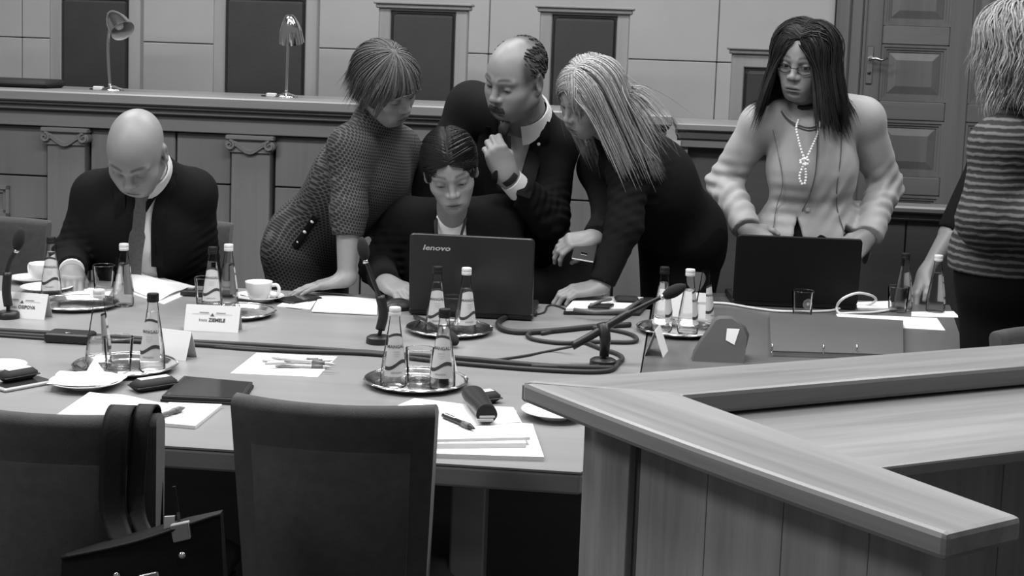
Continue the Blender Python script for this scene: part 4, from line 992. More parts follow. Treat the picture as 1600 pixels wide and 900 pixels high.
def sdf_mesh(prims, res, disp=None):
    add = [p for p in prims if p.op == 'u']
    lo = np.min([p.lo for p in add], 0)-4*res; hi = np.max([p.hi for p in add], 0)+4*res
    n = np.ceil((hi-lo)/res).astype(int)+1
    D = np.full(tuple(n), .3, np.float32); ax = [(lo[i]+np.arange(n[i])*res).astype(np.float32) for i in range(3)]
    for p in prims:
        mg = p.k+5*res+.004; i0 = np.clip(np.floor((p.lo-mg-lo)/res).astype(int), 0, n-1); i1 = np.clip(np.ceil((p.hi+mg-lo)/res).astype(int)+1, 1, n)
        if (i1 <= i0).any(): continue
        sl = tuple(slice(i0[i], i1[i]) for i in range(3))
        X = ax[0][sl[0]][:, None, None]; Y = ax[1][sl[1]][None, :, None]; Z = ax[2][sl[2]][None, None, :]
        d = p.f(X, Y, Z).astype(np.float32); a = D[sl]
        if p.op == 'u':
            h = np.maximum(p.k-np.abs(a-d), 0)/p.k; D[sl] = np.minimum(a, d)-h*h*p.k*.25
        elif p.op == 's':
            h = np.maximum(p.k-np.abs(a+d), 0)/p.k; D[sl] = np.maximum(a, -d)+h*h*p.k*.25
        elif p.op == 'i':
            D[sl] = np.maximum(a, d)
    if disp is not None: D += disp(ax[0][:, None, None], ax[1][None, :, None], ax[2][None, None, :]).astype(np.float32)
    # surface nets
    s = D < 0; cnt = np.zeros(tuple(n-1), np.int8)
    for a in (0, 1):
        for b in (0, 1):
            for c in (0, 1): cnt += s[a:n[0]-1+a, b:n[1]-1+b, c:n[2]-1+c]
    act = (cnt > 0) & (cnt < 8); ii, jj, kk = np.nonzero(act); N = len(ii)
    idx = np.full(act.shape, -1, np.int32); idx[act] = np.arange(N)
    acc = np.zeros((N, 3)); cn = np.zeros(N); cor = [(a, b, c) for a in (0, 1) for b in (0, 1) for c in (0, 1)]
    for u in range(8):
        for v in range(u+1, 8):
            A, B = cor[u], cor[v]
            if sum(abs(A[i]-B[i]) for i in range(3)) != 1: continue
            da = D[ii+A[0], jj+A[1], kk+A[2]]; db = D[ii+B[0], jj+B[1], kk+B[2]]; m = (da < 0) != (db < 0)
            t = np.where(m, da/(da-db+1e-20), 0)
            for i in range(3): acc[:, i] += m*(A[i]+t*(B[i]-A[i]))
            cn += m
    verts = (acc/cn[:, None]+np.stack([ii, jj, kk], 1))*res+lo
    F = []
    for axis in range(3):
        o = [i for i in range(3) if i != axis]
        a = [slice(None)]*3; b = [slice(None)]*3; a[axis] = slice(0, -1); b[axis] = slice(1, None)
        sa, sb = s[tuple(a)], s[tuple(b)]; ch = sa != sb
        for q in o: ch[tuple(slice(0, 1) if i == q else slice(None) for i in range(3))] = False; ch[tuple(slice(-1, None) if i == q else slice(None) for i in range(3))] = False
        e = np.stack(np.nonzero(ch), 1); inside = sa[ch]
        def cell(d1, d2):
            t = e.copy(); t[:, o[0]] += d1; t[:, o[1]] += d2; return idx[t[:, 0], t[:, 1], t[:, 2]]
        q = np.stack([cell(-1, -1), cell(0, -1), cell(0, 0), cell(-1, 0)], 1)
        flip = inside if axis != 1 else ~inside
        q = np.where(flip[:, None], q, q[:, ::-1]); F.append(q)
    F = np.concatenate(F); return verts, F[(F >= 0).all(1)]
def np_mesh(name, parts, m, tints=None):
    """parts: list of (verts, quads); one mesh object data with an optional float point attribute 'tint'"""
    vs = []; fs = []; o = 0
    for v, f in parts: vs.append(v); fs.append(f+o); o += len(v)
    v = np.concatenate(vs).astype(np.float32); f = np.concatenate(fs).astype(np.int32)
    me = bpy.data.meshes.new(name); me.vertices.add(len(v)); me.vertices.foreach_set('co', v.ravel())
    me.loops.add(f.size); me.loops.foreach_set('vertex_index', f.ravel()); me.polygons.add(len(f))
    me.polygons.foreach_set('loop_start', np.arange(0, f.size, 4, dtype=np.int32)); me.polygons.foreach_set('loop_total', np.full(len(f), 4, np.int32))
    me.polygons.foreach_set('use_smooth', np.ones(len(f), bool)); me.update(calc_edges=True)
    if tints is not None:
        a = me.attributes.new('tint', 'FLOAT', 'POINT'); a.data.foreach_set('value', np.concatenate(tints).astype(np.float32))
    me.materials.append(MT[m] if isinstance(m, str) else m); return me
def folds(amp, seed, freq=14):
    rg = np.random.RandomState(seed); K = [(rg.randn(3)*freq, rg.rand()*6.28, amp*rg.uniform(.3, 1)) for _ in range(5)]
    def f(X, Y, Z):
        d = 0
        for k, ph, a in K: d = d+a*np.sin(X*k[0]+Y*k[1]+Z*k[2]+ph)
        return d
    return f
def limb_folds(segs, amp, lam=.03):
    """rings of wrinkles around given points c with axis n, radius of influence R"""
    def f(X, Y, Z):
        d = 0
        for i, (c, n, R) in enumerate(segs):
            n = unit(n); q = np.cross(n, [.3, .9, .2]); q = unit(q)
            px, py, pz = X-c[0], Y-c[1], Z-c[2]; t = px*n[0]+py*n[1]+pz*n[2]; w_ = px*q[0]+py*q[1]+pz*q[2]
            g_ = np.exp(-(px*px+py*py+pz*pz)/(R*R)); d = d+amp*g_*np.sin(6.283*(t+.55*w_)/lam+i)
            d = d+.6*amp*g_*np.sin(6.283*(t-.5*w_)/(lam*1.6)+2*i)
        return d
    return f

# ---- materials for people
MT['skin'] = mat('skin', .20, .48, var=.05, scale=(25, 25, 25), attr='tint')
MT['skinf'] = mat('skin_fair', .215, .45, var=.04, scale=(25, 25, 25), attr='tint')
MT['suit'] = mat('dark_suit_cloth', .008, .9, spec=.12, var=.15, scale=(60, 60, 60), bump=.2, bscale=900)
MT['blazer'] = mat('black_blazer_cloth', .008, .9, spec=.12, var=.15, scale=(60, 60, 60), bump=.2, bscale=900)
MT['trousers'] = mat('black_trousers_cloth', .005, .9, spec=.1)
MT['shirt'] = mat('white_shirt', .62, .75, var=.03)
MT['shirtd'] = mat('grey_shirt', .36, .75, var=.03)
MT['tie'] = mat('tie_silk', .06, .5, var=.3, scale=(120, 120, 120))
MT['tied'] = mat('dark_tie_silk', .012, .5)
MT['lightjacket'] = mat('light_satin_jacket', .28, .55, var=.06, scale=(12, 12, 12), sheen=.2, bump=.25, bscale=700)
MT['seam'] = mat('jacket_seam', .07, .7)
MT['eyewhite'] = mat('eyeball', .45, .25)
MT['iris'] = mat('iris', .02, .15)
MT['lens'] = thin_glass('spectacle_lens', .9)
def pattern_hex():
    m = bpy.data.materials.new('dotted_knit'); m.use_nodes = True; nt = m.node_tree; b = nt.nodes['Principled BSDF']; N = nt.nodes.new; L = nt.links.new
    tc = N('ShaderNodeTexCoord'); sx = N('ShaderNodeSeparateXYZ'); L(tc.outputs['Object'], sx.inputs[0])
    def mth(op, a_, b_=None):
        k = N('ShaderNodeMath'); k.operation = op
        for i, q in enumerate((a_, b_)):
            if q is None: continue
            if isinstance(q, (int, float)): k.inputs[i].default_value = q
            else: L(q, k.inputs[i])
        return k.outputs[0]
    u = mth('MULTIPLY', mth('ADD', sx.outputs[0], mth('MULTIPLY', sx.outputs[1], .75)), 84.); v = mth('MULTIPLY', mth('ADD', sx.outputs[2], mth('MULTIPLY', sx.outputs[0], .25)), 84.)
    def lat(o1, o2):
        c = N('ShaderNodeCombineXYZ'); a1 = mth('SUBTRACT', mth('FLOORED_MODULO', mth('ADD', u, o1), 1.), .5); a2 = mth('SUBTRACT', mth('FLOORED_MODULO', mth('ADD', v, o2), 1.732), .866)
        return mth('SQRT', mth('ADD', mth('MULTIPLY', a1, a1), mth('MULTIPLY', a2, a2)))
    d = mth('MINIMUM', lat(0, 0), lat(.5, .866))
    r = N('ShaderNodeMapRange'); r.inputs[1].default_value = .34; r.inputs[2].default_value = .46; r.inputs[3].default_value = .004; r.inputs[4].default_value = .07; L(d, r.inputs[0])
    L(r.outputs[0], b.inputs['Base Color']); b.inputs['Roughness'].default_value = .8
    bp = N('ShaderNodeBump'); bp.inputs['Strength'].default_value = .3; bp.inputs['Distance'].default_value = .002; L(d, bp.inputs['Height']); L(bp.outputs[0], b.inputs['Normal']); return m
MT['dots'] = pattern_hex()
def pattern_stripe():
    m = bpy.data.materials.new('striped_knit'); m.use_nodes = True; nt = m.node_tree; b = nt.nodes['Principled BSDF']; N = nt.nodes.new; L = nt.links.new
    tc = N('ShaderNodeTexCoord'); wv = N('ShaderNodeTexWave'); wv.bands_direction = 'Z'; wv.inputs['Scale'].default_value = 17; wv.inputs['Distortion'].default_value = 1.6; wv.inputs['Detail'].default_value = 3; wv.inputs['Detail Scale'].default_value = 2.5
    L(tc.outputs['Object'], wv.inputs['Vector']); n = N('ShaderNodeTexNoise'); n.inputs['Scale'].default_value = 60; L(tc.outputs['Object'], n.inputs['Vector'])
    ad = N('ShaderNodeMath'); ad.operation = 'MULTIPLY_ADD'; ad.inputs[1].default_value = .5; L(n.outputs[0], ad.inputs[0]); L(wv.outputs['Fac'], ad.inputs[2])
    r = N('ShaderNodeMapRange'); r.inputs[1].default_value = .65; r.inputs[2].default_value = 1.15; r.inputs[3].default_value = .008; r.inputs[4].default_value = .11; L(ad.outputs[0], r.inputs[0])
    L(r.outputs[0], b.inputs['Base Color']); b.inputs['Roughness'].default_value = .85
    bp = N('ShaderNodeBump'); bp.inputs['Strength'].default_value = .4; bp.inputs['Distance'].default_value = .003; L(ad.outputs[0], bp.inputs['Height']); L(bp.outputs[0], b.inputs['Normal']); return m
MT['stripes'] = pattern_stripe()
def hairmat(name, c, rough=.42):
    m = mat(name, c, rough+.1, spec=.3, var=.25, scale=(180, 180, 25), attr='tint', detail=2); return m
MT['hair_black'] = hairmat('black_hair', .010, .4); MT['hair_blonde'] = hairmat('blonde_hair', .29, .45); MT['hair_ash'] = hairmat('ash_hair', .085, .45)
MT['hair_blonde2'] = hairmat('pale_blonde_hair', .29, .45); MT['hair_crop'] = hairmat('cropped_hair', .045, .7)

# ---- head
def head_geo(S, male, lids, neck_local, eyes_open, res, jaw=1., tintf=None, ears=True, smile=0.):
    """local axes: x right, y forward, z up; returns verts, faces, tint (all local, scaled by S)"""
    sg = (-1, 1); P = []
    P.append(ell((0, -.014, .036), (.0745, .094, .083), k=.02))
    P.append(ell((0, .026, .004), (.064, .066, .088), k=.03))
    P.append(ell((0, .030, -.052), ((.053 if male else .048)*jaw, .054, .054), k=.03))
    P.append(ell((0, .062, -.090), (.024*jaw, .022, .020), k=.028))
    for s in sg:
        P.append(cap((s*.050*jaw, -.005, -.055), (s*.022, .058, -.088), .018, .017, k=.03))      # jaw line
        P.append(ell((s*.041, .058, -.020), (.022, .021, .018) if not male else (.024, .022, .020), k=.025))                          # cheek bone
        P.append(ell((s*(.030 if male else .026), .066 if male else .063, -.050), (.020, .018, .024) if male else (.017, .016, .022), k=.03))
    for s in sg:
        P.append(ell((s*.0315, .101, .008), (.0205, .021, .0145), k=.018, op='s'))                # sockets
    for s in sg:
        P.append(cap((s*.012, .0855 if male else .0835, .0265), (s*.047, .070, .027), .0085 if male else .0062, .007 if male else .0052, k=.014))         # brow
    P.append(cap((0, .082, .020), (0, .1055 if male else .1035, -.020), .0075 if male else .0065, .0105 if male else .0088, k=.012))                       # nose
    P.append(ell((0, .1075 if male else .1055, -.0235), (.0115, .010, .0095) if male else (.0098, .009, .0088), k=.008))
    for s in sg:
        P.append(ell((s*.0125, .0945, -.0275), (.0085, .011, .0075), k=.008))
        P.append(ell((s*.0065, .103, -.034), (.0035, .005, .003), k=.004, op='s'))
    P.append(ell((0, .078, -.062), (.034, .020, .024), k=.02))                                    # muzzle
    P.append(ell((0, .0925, -.0580), (.0225, .0085, .0055), k=.006)); P.append(ell((0, .0915, -.0695), (.0195, .0085, .0062), k=.006))
    P.append(ell((0, .106, -.0638), (.026, .013, .0020), k=.004, op='s'))
    P.append(ell((0, .094, -.080), (.018, .010, .005), k=.01, op='s'))
    for s in sg:                                                                                   # eyelids over the balls
        P.append(ell((s*.0315, .0735, .0065), (.0150, .0140, .0135), k=.004))
        if eyes_open > 0: P.append(ell((s*.0315, .092, .0065-lids), (.0132, .014, eyes_open), k=.003, op='s'))
    if ears:
        for s in sg:
            R = frame(unit((s*.25, 1, 0)), (0, -.15, 1)); P.append(ell((s*.0775, -.012, -.004), (.008, .019, .031), R, k=.008))
            P.append(ell((s*.0865, -.006, -.001), (.0075, .010, .019), R, k=.006, op='s')); P.append(ell((s*.0745, -.004, -.030), (.007, .008, .010), k=.008))
    nb = np.asarray(neck_local)/S; r0 = .054 if male else .045
    P.append(cap((0, -.020, -.055), nb, r0, r0*1.12, k=.03)); P.append(cap((0, .02, -.085), nb+np.array([0, .02, 0]), r0*.55, r0*.7, k=.03))
    v, f = sdf_mesh(P, res)
    x, y, z = v[:, 0], v[:, 1], v[:, 2]; ax = np.abs(x); t = np.ones(len(v)); fr = y > .03
    lip = np.exp(-np.maximum(0, (ax/.0225)**2+((z+.0635)/.0115)**2-.75)*6)*(y > .078); t *= 1-(.28 if male else .42)*lip
    t *= 1-.45*np.exp(-((z+.0638)/.0022)**2)*(ax < .026)*(y > .075)  # mouth crease: its shade is painted into the tint as a dark line
    zb = .0285+.010*(1-((ax-.032)/.024)**2)*.5
    br = np.exp(-((z-zb-.004)/.0042)**2)*(ax > .010)*(ax < .053)*(y > .05); t *= 1-(.66 if male else .62)*np.clip(br*1.2, 0, 1)*np.clip((ax-.008)/.008, 0, 1)*np.clip((.056-ax)/.014, 0, 1)
    r2 = ((ax-.0315)/.0165)**2+((z-.0065+lids+eyes_open*.4)/.0028)**2; lash = np.exp(-np.maximum(0, r2-.5)*2)*(y > .06); t *= 1-.6*lash*(1 if not male else .5)
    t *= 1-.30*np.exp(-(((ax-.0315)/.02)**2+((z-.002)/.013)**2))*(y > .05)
    if tintf is not None: t *= tintf(x, y, z)
    return v*S, f, t
def eyes(parent, Hc, R, S, look=(0, 1, 0)):
    for s in (-1, 1):
        c = Hc+R@(np.array([s*.0315, .0735, .0065])*S)
        b = MB(); b.lathe([(.0118*S*math.sin(a), -.0118*S*math.cos(a)) for a in np.linspace(.02, math.pi-.02, 12)], 16)
        o = obj('eye', b, 'eyewhite', parent, smooth=True); o.location = tuple(c)
        d = unit(R@unit(np.asarray(look, float))); q = Vector(d).to_track_quat('Z', 'Y').to_matrix().to_4x4()
        b = MB(); b.lathe([(.0062*S, 0), (.005*S, .0016*S), (0, .0022*S)], 14); b.xf(Matrix.Translation(Vector(d*.0102*S)) @ q); i_ = obj('iris', b, 'iris', o, smooth=True)
# ---- hands
FB = [(.026, .086), (.009, .091), (-.009, .088), (-.0255, .080)]
FL = [(.043, .026, .021), (.047, .030, .022), (.043, .028, .022), (.034, .021, .019)]
def hand_prims(curl, spread=.06, thumb=None, flip=1, el=None, S=1., rw=.026):
    """local: origin wrist, y fingers, z back of hand, x*flip thumb side. curl: list of 4 (mcp,pip,dip) in radians"""
    P = []; fx = flip
    for i, ((bx, by), Ls) in enumerate(zip(FB, FL)):
        P.append(cap((bx*.72*fx, .012, 0), (bx*fx, by, .0), .0145, .0105, k=.014, flat=((0, 0, 1), .95)))
        p = np.array([bx*fx, by, 0.]); a = 0; sp = -spread*(i-1.2)*fx*-1
        rr = [.0098, .0088, .0080, .0066] if i < 3 else [.0088, .0078, .0070, .0058]
        for j, L in enumerate(Ls):
            a += curl[i][j]; d = np.array([math.sin(sp*-1)*math.cos(a), math.cos(a)*math.cos(sp), -math.sin(a)]); q = p+d*L
            P.append(cap(p, q, rr[j], rr[j+1], k=.0045 if j else .007)); p = q
    P.append(ell((0, .05, -.004), (.040, .046, .0145), k=.012))
    th = thumb or [(.026, .022, -.006), (.044, .050, -.014), (.052, .078, -.018), (.054, .100, -.020)]
    th = [(x*fx, y, z) for x, y, z in th]
    for (a, b, ra, rb) in ((th[0], th[1], .0150, .0118), (th[1], th[2], .0110, .0098), (th[2], th[3], .0098, .0072)): P.append(cap(a, b, ra, rb, k=.008))
    e = np.array([0, -.22, 0]) if el is None else np.asarray(el)
    P.append(cap((0, -.005, 0), (0, .02, 0), rw*.95, rw*.9, k=.02, flat=((0, 0, 1), .72)))
    P.append(cap((0, .0, 0), e, rw, .042, k=.02, flat=((0, 0, 1), .82)))
    return P
def make_hand(wr, fdir, back, elbow, curl, flip, S=1., res=.0030, thumb=None, spread=.06, rw=.026):
    R = frame(fdir, back); wr = np.asarray(wr, float); el = (R.T@(np.asarray(elbow)-wr))/S
    v, f = sdf_mesh(hand_prims(curl, spread, thumb, flip, el*.9, S, rw), res/S); return (wr+(v*S)@R.T, f, np.ones(len(v)))
REL = [(.35, .5, .3), (.4, .55, .35), (.45, .6, .35), (.5, .6, .4)]
FLATH = [(.05, .1, .05)]*4
FIST = [(1.3, 1.5, .9), (1.35, 1.55, .9), (1.4, 1.6, .9), (1.4, 1.6, .9)]
# ---- hair
def simulate(Hc, R, S, roots, dirs, length, g=.25, seg=.011, layer=(.003, .012), cols=(), noise=.05, seed=0, grav=(0, 0, -1), curlamp=0., face=None, hug=True, spread=0., hugall=0., base=0., clip=0.):
    rg = np.random.RandomState(seed); N = len(roots); P = Hc+(roots*S)@R.T; D = dirs@R.T; D /= np.linalg.norm(D, axis=1)[:, None]
    lay = rg.uniform(0, 1, N)**1.3*(layer[1]-layer[0])+layer[0]; n = int(max(length)/seg)+1; G = unit(grav); drift = rg.randn(N, 3)*noise; ph = rg.rand(N)*.9
    ecs = [(Hc+R@(np.array([0, -.014, .036])*S), np.array([.0755, .098, .087])*S, R, True), (Hc+R@(np.array([0, .022, -.010])*S), np.array([.066, .058, .085])*S, R, False)]
    if face is not None: ecs.append((Hc+R@(np.array(face[0])*S), np.array(face[1])*S, R, False))
    c, r, RR, _ = ecs[0]; q = (P-c)@RR; nn = (q/r**2)@RR.T; nn /= np.linalg.norm(nn, axis=1)[:, None]; D -= nn*(D*nn).sum(1)[:, None]; D /= np.linalg.norm(D, axis=1)[:, None]+1e-9
    P = P+nn*base; out = [P.copy()]
    for k in range(n):
        drift = drift*.85+rg.randn(N, 3)*noise*.5
        D = D*(1-g)+G*g+drift
        if spread and k > 5: h_ = P-Hc; h_[:, 2] = 0; D += spread*h_/(np.linalg.norm(h_, axis=1)[:, None]+1e-6)
        if curlamp and k > 6: D += curlamp*min(1, (k-6)/6)*np.stack([np.sin(k*.62+ph*3), np.cos(k*.62+ph*3), 0*ph], 1)
        D /= np.linalg.norm(D, axis=1)[:, None]; P = P+D*seg
        ramp = min(1, (k+1)/11)
        for c, r, RR, top in ecs:
            q = (P-c)@RR; rr = r[None, :]+(base if top else base*.5)+lay[:, None]*ramp; l = np.linalg.norm(q/rr, axis=1); nn = (q/rr**2)@RR.T; nn /= np.linalg.norm(nn, axis=1)[:, None]
            m = l < 1
            if top and hug: m = m | (((nn@G < .12) | (k < hugall)) & (l < 1.6))
            if m.any():
                P[m] = c+(q[m]/l[m][:, None])@RR.T; dn = (D[m]*nn[m]).sum(1); D[m] -= nn[m]*(dn if (top and hug) else np.minimum(dn, 0))[:, None]
        for a, b, ra, rb in cols:
            ab = b-a; t = np.clip((P-a)@ab/(ab@ab), 0, 1); d = P-(a+t[:, None]*ab); l = np.linalg.norm(d, axis=1); rr = ra+(rb-ra)*t+lay*.6; m = l < rr
            if m.any():
                nn = d[m]/(l[m][:, None]+1e-9); P[m] = (a+t[:, None]*ab)[m]+nn*rr[m][:, None]; dn = (D[m]*nn).sum(1); D[m] -= nn*np.minimum(dn, 0)[:, None]
        D /= np.linalg.norm(D, axis=1)[:, None]+1e-9; out.append(P.copy())
    Q = np.stack(out, 1); le = np.asarray(length)/seg
    if clip:
        h_ = np.linalg.norm((Q-Hc)[..., :2], axis=2); ok = ~((h_ > clip) & (Q[..., 2] > Hc[2]-.11)).any(1); Q = Q[ok]; le = le[ok]
    return Q, le
def strands_mesh(paths, lens, width, Hc, sides=3, thick=.2, seed=0, tvar=.25):
    N, n, _ = paths.shape; rg = np.random.RandomState(seed+5)
    # resample each strand to M points along its own length
    M = min(n, 11); t = np.linspace(0, 1, M); idx = t[None, :]*np.minimum(lens, n-1)[:, None]; i0 = np.floor(idx).astype(int); i1 = np.minimum(i0+1, n-1); fr = (idx-i0)[..., None]
    A = np.take_along_axis(paths, i0[..., None].repeat(3, 2), 1); B = np.take_along_axis(paths, i1[..., None].repeat(3, 2), 1); Q = A*(1-fr)+B*fr
    T = np.gradient(Q, axis=1); T /= np.linalg.norm(T, axis=2)[..., None]+1e-9
    O = Q-Hc; O -= T*(O*T).sum(2)[..., None]; O /= np.linalg.norm(O, axis=2)[..., None]+1e-9; Bn = np.cross(T, O)
    w_ = width*rg.uniform(.6, 1.3, N)[:, None]*(np.clip(.75+t*3, 0, 1)*np.clip((1.02-t)*2.6, .08, 1))[None, :]
    an = np.arange(sides)*2*math.pi/sides
    V = Q[:, :, None, :]+w_[:, :, None, None]*(Bn[:, :, None, :]*np.cos(an)[None, None, :, None]+O[:, :, None, :]*np.sin(an)[None, None, :, None]*thick)
    base = (np.arange(N)*M*sides)[:, None, None]; r = (np.arange(M-1)*sides)[None, :, None]; j = np.arange(sides)[None, None, :]; k = (np.arange(sides)+1) % sides; k = k[None, None, :]
    F = np.stack([base+r+j, base+r+k, base+r+sides+k, base+r+sides+j], -1).reshape(-1, 4)
    tint = (1+tvar*rg.uniform(-1, 1, N))[:, None, None]*np.ones((1, M, sides)); return V.reshape(-1, 3), F, tint.ravel()
def scalp_points(N, seed, test):
    rg = np.random.RandomState(seed); out = []
    while len(out) < N:
        d = rg.randn(3); d /= np.linalg.norm(d); p = np.array([0, -.014, .036])+d*np.array([.0745, .094, .083])
        if test(p): out.append(p)
    return np.array(out)
def part_roots(N, seed, x0=0., y0=-.07, y1=.06, w_=.004):
    rg = np.random.RandomState(seed); x = x0+rg.randn(N)*w_; y = rg.uniform(y0, y1, N); yy = (y+.014)/.094; xx = x/.0745
    return np.stack([x, y, .036+.083*np.sqrt(np.clip(1-xx*xx-yy*yy, 0, 1))], 1)
def hair_cap(Hc, R, S, th, carve, res=.004):
    P = [ell((0, -.014, .036), (.0745+th, .094+th, .083+th), k=.01), ell((0, .026, .004), (.064+th, .066+th, .088+th), k=.03), ell((0, -.02, -.01), (.068+th, .07+th, .07), k=.02)]+carve
    v, f = sdf_mesh(P, res); ph = np.arctan2(v[:, 0], v[:, 1]-.02); return Hc+(v*S)@R.T, f, .5*(1+.22*np.sin(ph*31+3*np.sin(ph*5))*np.sin(ph*17+1))
# ---- bodies
def torso_prims(J, inf=0., female=False, w=1., bust=0.):
    sl, sr = J['shL'], J['shR']; side = unit(sl-sr); up = unit(J['neck']-J['pelvis']); fwd = unit(J.get('front', np.cross(side, up)))
    C = J['chest']; Pv = J['pelvis']; R = np.stack([side, fwd, unit(np.cross(side, fwd))], 1)
    if R[:, 2]@up < 0: R[:, 2] *= -1
    hw = .155*w if female else .15*w
    P = [cap(Pv-side*(hw-.085), Pv+side*(hw-.085), .105+inf, .105+inf, k=.05),
         cap(Pv, C, (.112 if female else .128)*w+inf, (.118 if female else .135)*w+inf, k=.06, flat=(fwd, .82)),
         ell(C, np.array([.150 if female else .168, .112 if female else .122, .165])*w+inf, R, k=.06),
         cap(sr, sl, .052+inf, .052+inf, k=.05, flat=(fwd, 1.05)),
         cap(C+up*.03, J['neck'], .10*w+inf, .052+inf*.5, k=.05)]
    for s in (sl, sr): P.append(cap(J['neck']+up*.01, s, .050+inf*.5, .050+inf, k=.04))
    if bust:
        for s in (-1, 1): P.append(ell(C+side*s*.066+fwd*.058-up*.01, np.array([.060, .062, .060])*bust+inf*.6, R, k=.09))
    return P
def arm_prims(J, s, inf=0., r=1., taper=1.):
    sh, e, w_ = J['sh'+s], J['el'+s], J['wr'+s]
    return [cap(sh, e, .054*r+inf, .042*r+inf, k=.035), cap(e, w_, .043*r+inf, .030*r*taper+inf, k=.03)]
def leg_prims(J, s, inf=0., r=1.):
    return [cap(J['hip'+s], J['kn'+s], .088*r+inf, .058*r+inf, k=.04), cap(J['kn'+s], J['an'+s], .058*r+inf, .042*r+inf, k=.03)]
def foot_prims(J, s, fd, inf=0.): a = J['an'+s]; return [cap(a+[0, 0, -.03], a+np.asarray(fd)*.15+[0, 0, -.045], .036+inf, .030+inf, k=.02)]
def legs_default(J, fd, seated=False, floor=0., kneeY=None, spread=.09):
    side = unit(np.cross([0, 0, 1.], fd)) ; P = J['pelvis']; fd = np.asarray(fd, float)
    side = unit(J['shL']-J['shR']); side[2] = 0; side = unit(side)
    for s, q in (('L', 1), ('R', -1)):
        h = P+side*q*spread+np.array([0, 0, -.03]); J['hip'+s] = h
        if seated: k = h+fd*.40; k[2] = .50; a = k+np.array([0, 0, -.42])+fd*.02; a[2] = .085
        else: k = h*.5+np.array([h[0], h[1], .085])*.5; k = k+fd*.02; a = np.array([h[0], h[1], .085])
        J['kn'+s] = k; J['an'+s] = a
def person(label, J, head, hands, skin='skinf', female=True, base=None, feet=(0, -1, 0), body_extra=(), group=None):
    """body: one mesh (torso, limbs, head, hands). Returns root object (the body mesh) and helpers"""
    fine = []
    Hc, R, S = head['c'], frame(head['f'], head['u']), head.get('S', 1.)
    nl = R.T@(J['neck']-Hc)
    v, f, t = head_geo(S, not female, head.get('lids', .003), nl, head.get('open', .004), head.get('res', .0024), head.get('jaw', 1.), head.get('tint'), head.get('ears', True))
    parts = [(Hc+v@R.T, f)]; tints = [t]
    for h in hands: parts.append(h[:2]); tints.append(h[2])
    P = torso_prims(J, -.012, female)
    for s in 'LR': P += arm_prims(J, s, -.008)+leg_prims(J, s, -.008)+foot_prims(J, s, feet, -.006)
    P.append(cap(J['neck'], Hc+R@np.array([0, -.02, -.06]), .046, .046, k=.03))
    v, f = sdf_mesh(P, .014); parts.append((v, f)); tints.append(np.ones(len(v)))
    o0 = np.array([J['pelvis'][0], J['pelvis'][1], 0.])
    parts = [(v-o0, f) for v, f in parts]
    me = np_mesh('person', parts, skin, tints); o = bpy.data.objects.new('person', me); COL.objects.link(o); o.location = tuple(o0)
    tag(o, label, 'person', group)
    def child(name, data, m, tint=None):
        """data in world coordinates"""
        if isinstance(data, MB):
            data.v = [tuple(np.asarray(p)-o0) for p in data.v]; return obj(name, data, m, o, smooth=True, angle=50)
        me_ = np_mesh(name, [(v-o0, f) for v, f in data], m, tint); k = bpy.data.objects.new(name, me_); COL.objects.link(k); k.parent = o; return k
    if head.get('eyes', True): 
        n0 = len(bpy.data.objects); eyes(o, Hc-o0, R, S, head.get('look', (0, .9, -.35)))
    return o, child, Hc, R, S
def collar(nb, axis, front, r, h, gap=.5, lean=.012):
    """shirt collar: band round the neck with an opening in front and two points"""
    ax = unit(axis); fr_ = unit(np.asarray(front)-ax*(np.asarray(front)@ax)); sd = np.cross(ax, fr_); b = MB(); rows = []
    n = 26; vs = []; fs = []
    for i in range(n+1):
        a = gap+(2*math.pi-2*gap)*i/n; d = fr_*math.cos(a)+sd*math.sin(a); pt = math.exp(-((min(i, n-i))/3.2)**2)
        top = nb+d*r+ax*h; mid = nb+d*(r+.006)+ax*(h+.002); lo = nb+d*(r+lean+.020*pt)-ax*(.012+.030*pt); vs += [tuple(top), tuple(mid), tuple(lo)]
    for i in range(n):
        k = 3*i; fs += [(k, k+1, k+4, k+3), (k+1, k+2, k+5, k+4)]
    return b.add(vs, fs)
def ribbon(pts, w_, normal, th=.12, n=5, s=8): b = MB(); b.tube(smooth_path(pts, n), w_, s, flat=th, up=normal); return b

def surf(o, x, z, r=.014, lift=.003):
    """front surface point (smallest y) of a person part near world (x, z)"""
    me = o.data; v = np.empty(len(me.vertices)*3, np.float32); me.vertices.foreach_get('co', v); v = v.reshape(-1, 3)+np.array(o.parent.location, np.float32)
    m = ((v[:, 0]-x)**2+(v[:, 2]-z)**2) < r*r
    return np.array([x, v[m, 1].min()-lift, z])
# ================================================================== the people
A = atY
def hl(p, dy=0.):
    return p[2] > np.interp(p[1]+dy, [-.11, -.03, .0, .03, .06], [-.035, -.02, .0, .05, .082])
def cut_face(): return [ell((0, .105, -.035), (.070, .085, .108), k=.01, op='s'), ell((0, .03, -.10), (.09, .10, .06), k=.01, op='s')]
def hair_part(child, Hc, R, S, m, sets, cap_th=.006, carve=None, name='hair'):
    parts = []; tn = []
    if cap_th:
        v, f, t = hair_cap(Hc, R, S, cap_th, carve if carve is not None else cut_face()); parts.append((v, f)); tn.append(t)
    for (paths, lens, width, kw) in sets:
        v, f, t = strands_mesh(paths, lens, width, Hc, **kw); parts.append((v, f)); tn.append(t)
    return child(name, parts, m, tn)
def jacket(child, P, m, res=.007, disp=None, name='jacket'):
    return child(name, [sdf_mesh(P, res, disp)], m)
def xz(px, py, Y): p = A(px, py, Y); return (p[0], p[2])
def smooth_tint(f): return f

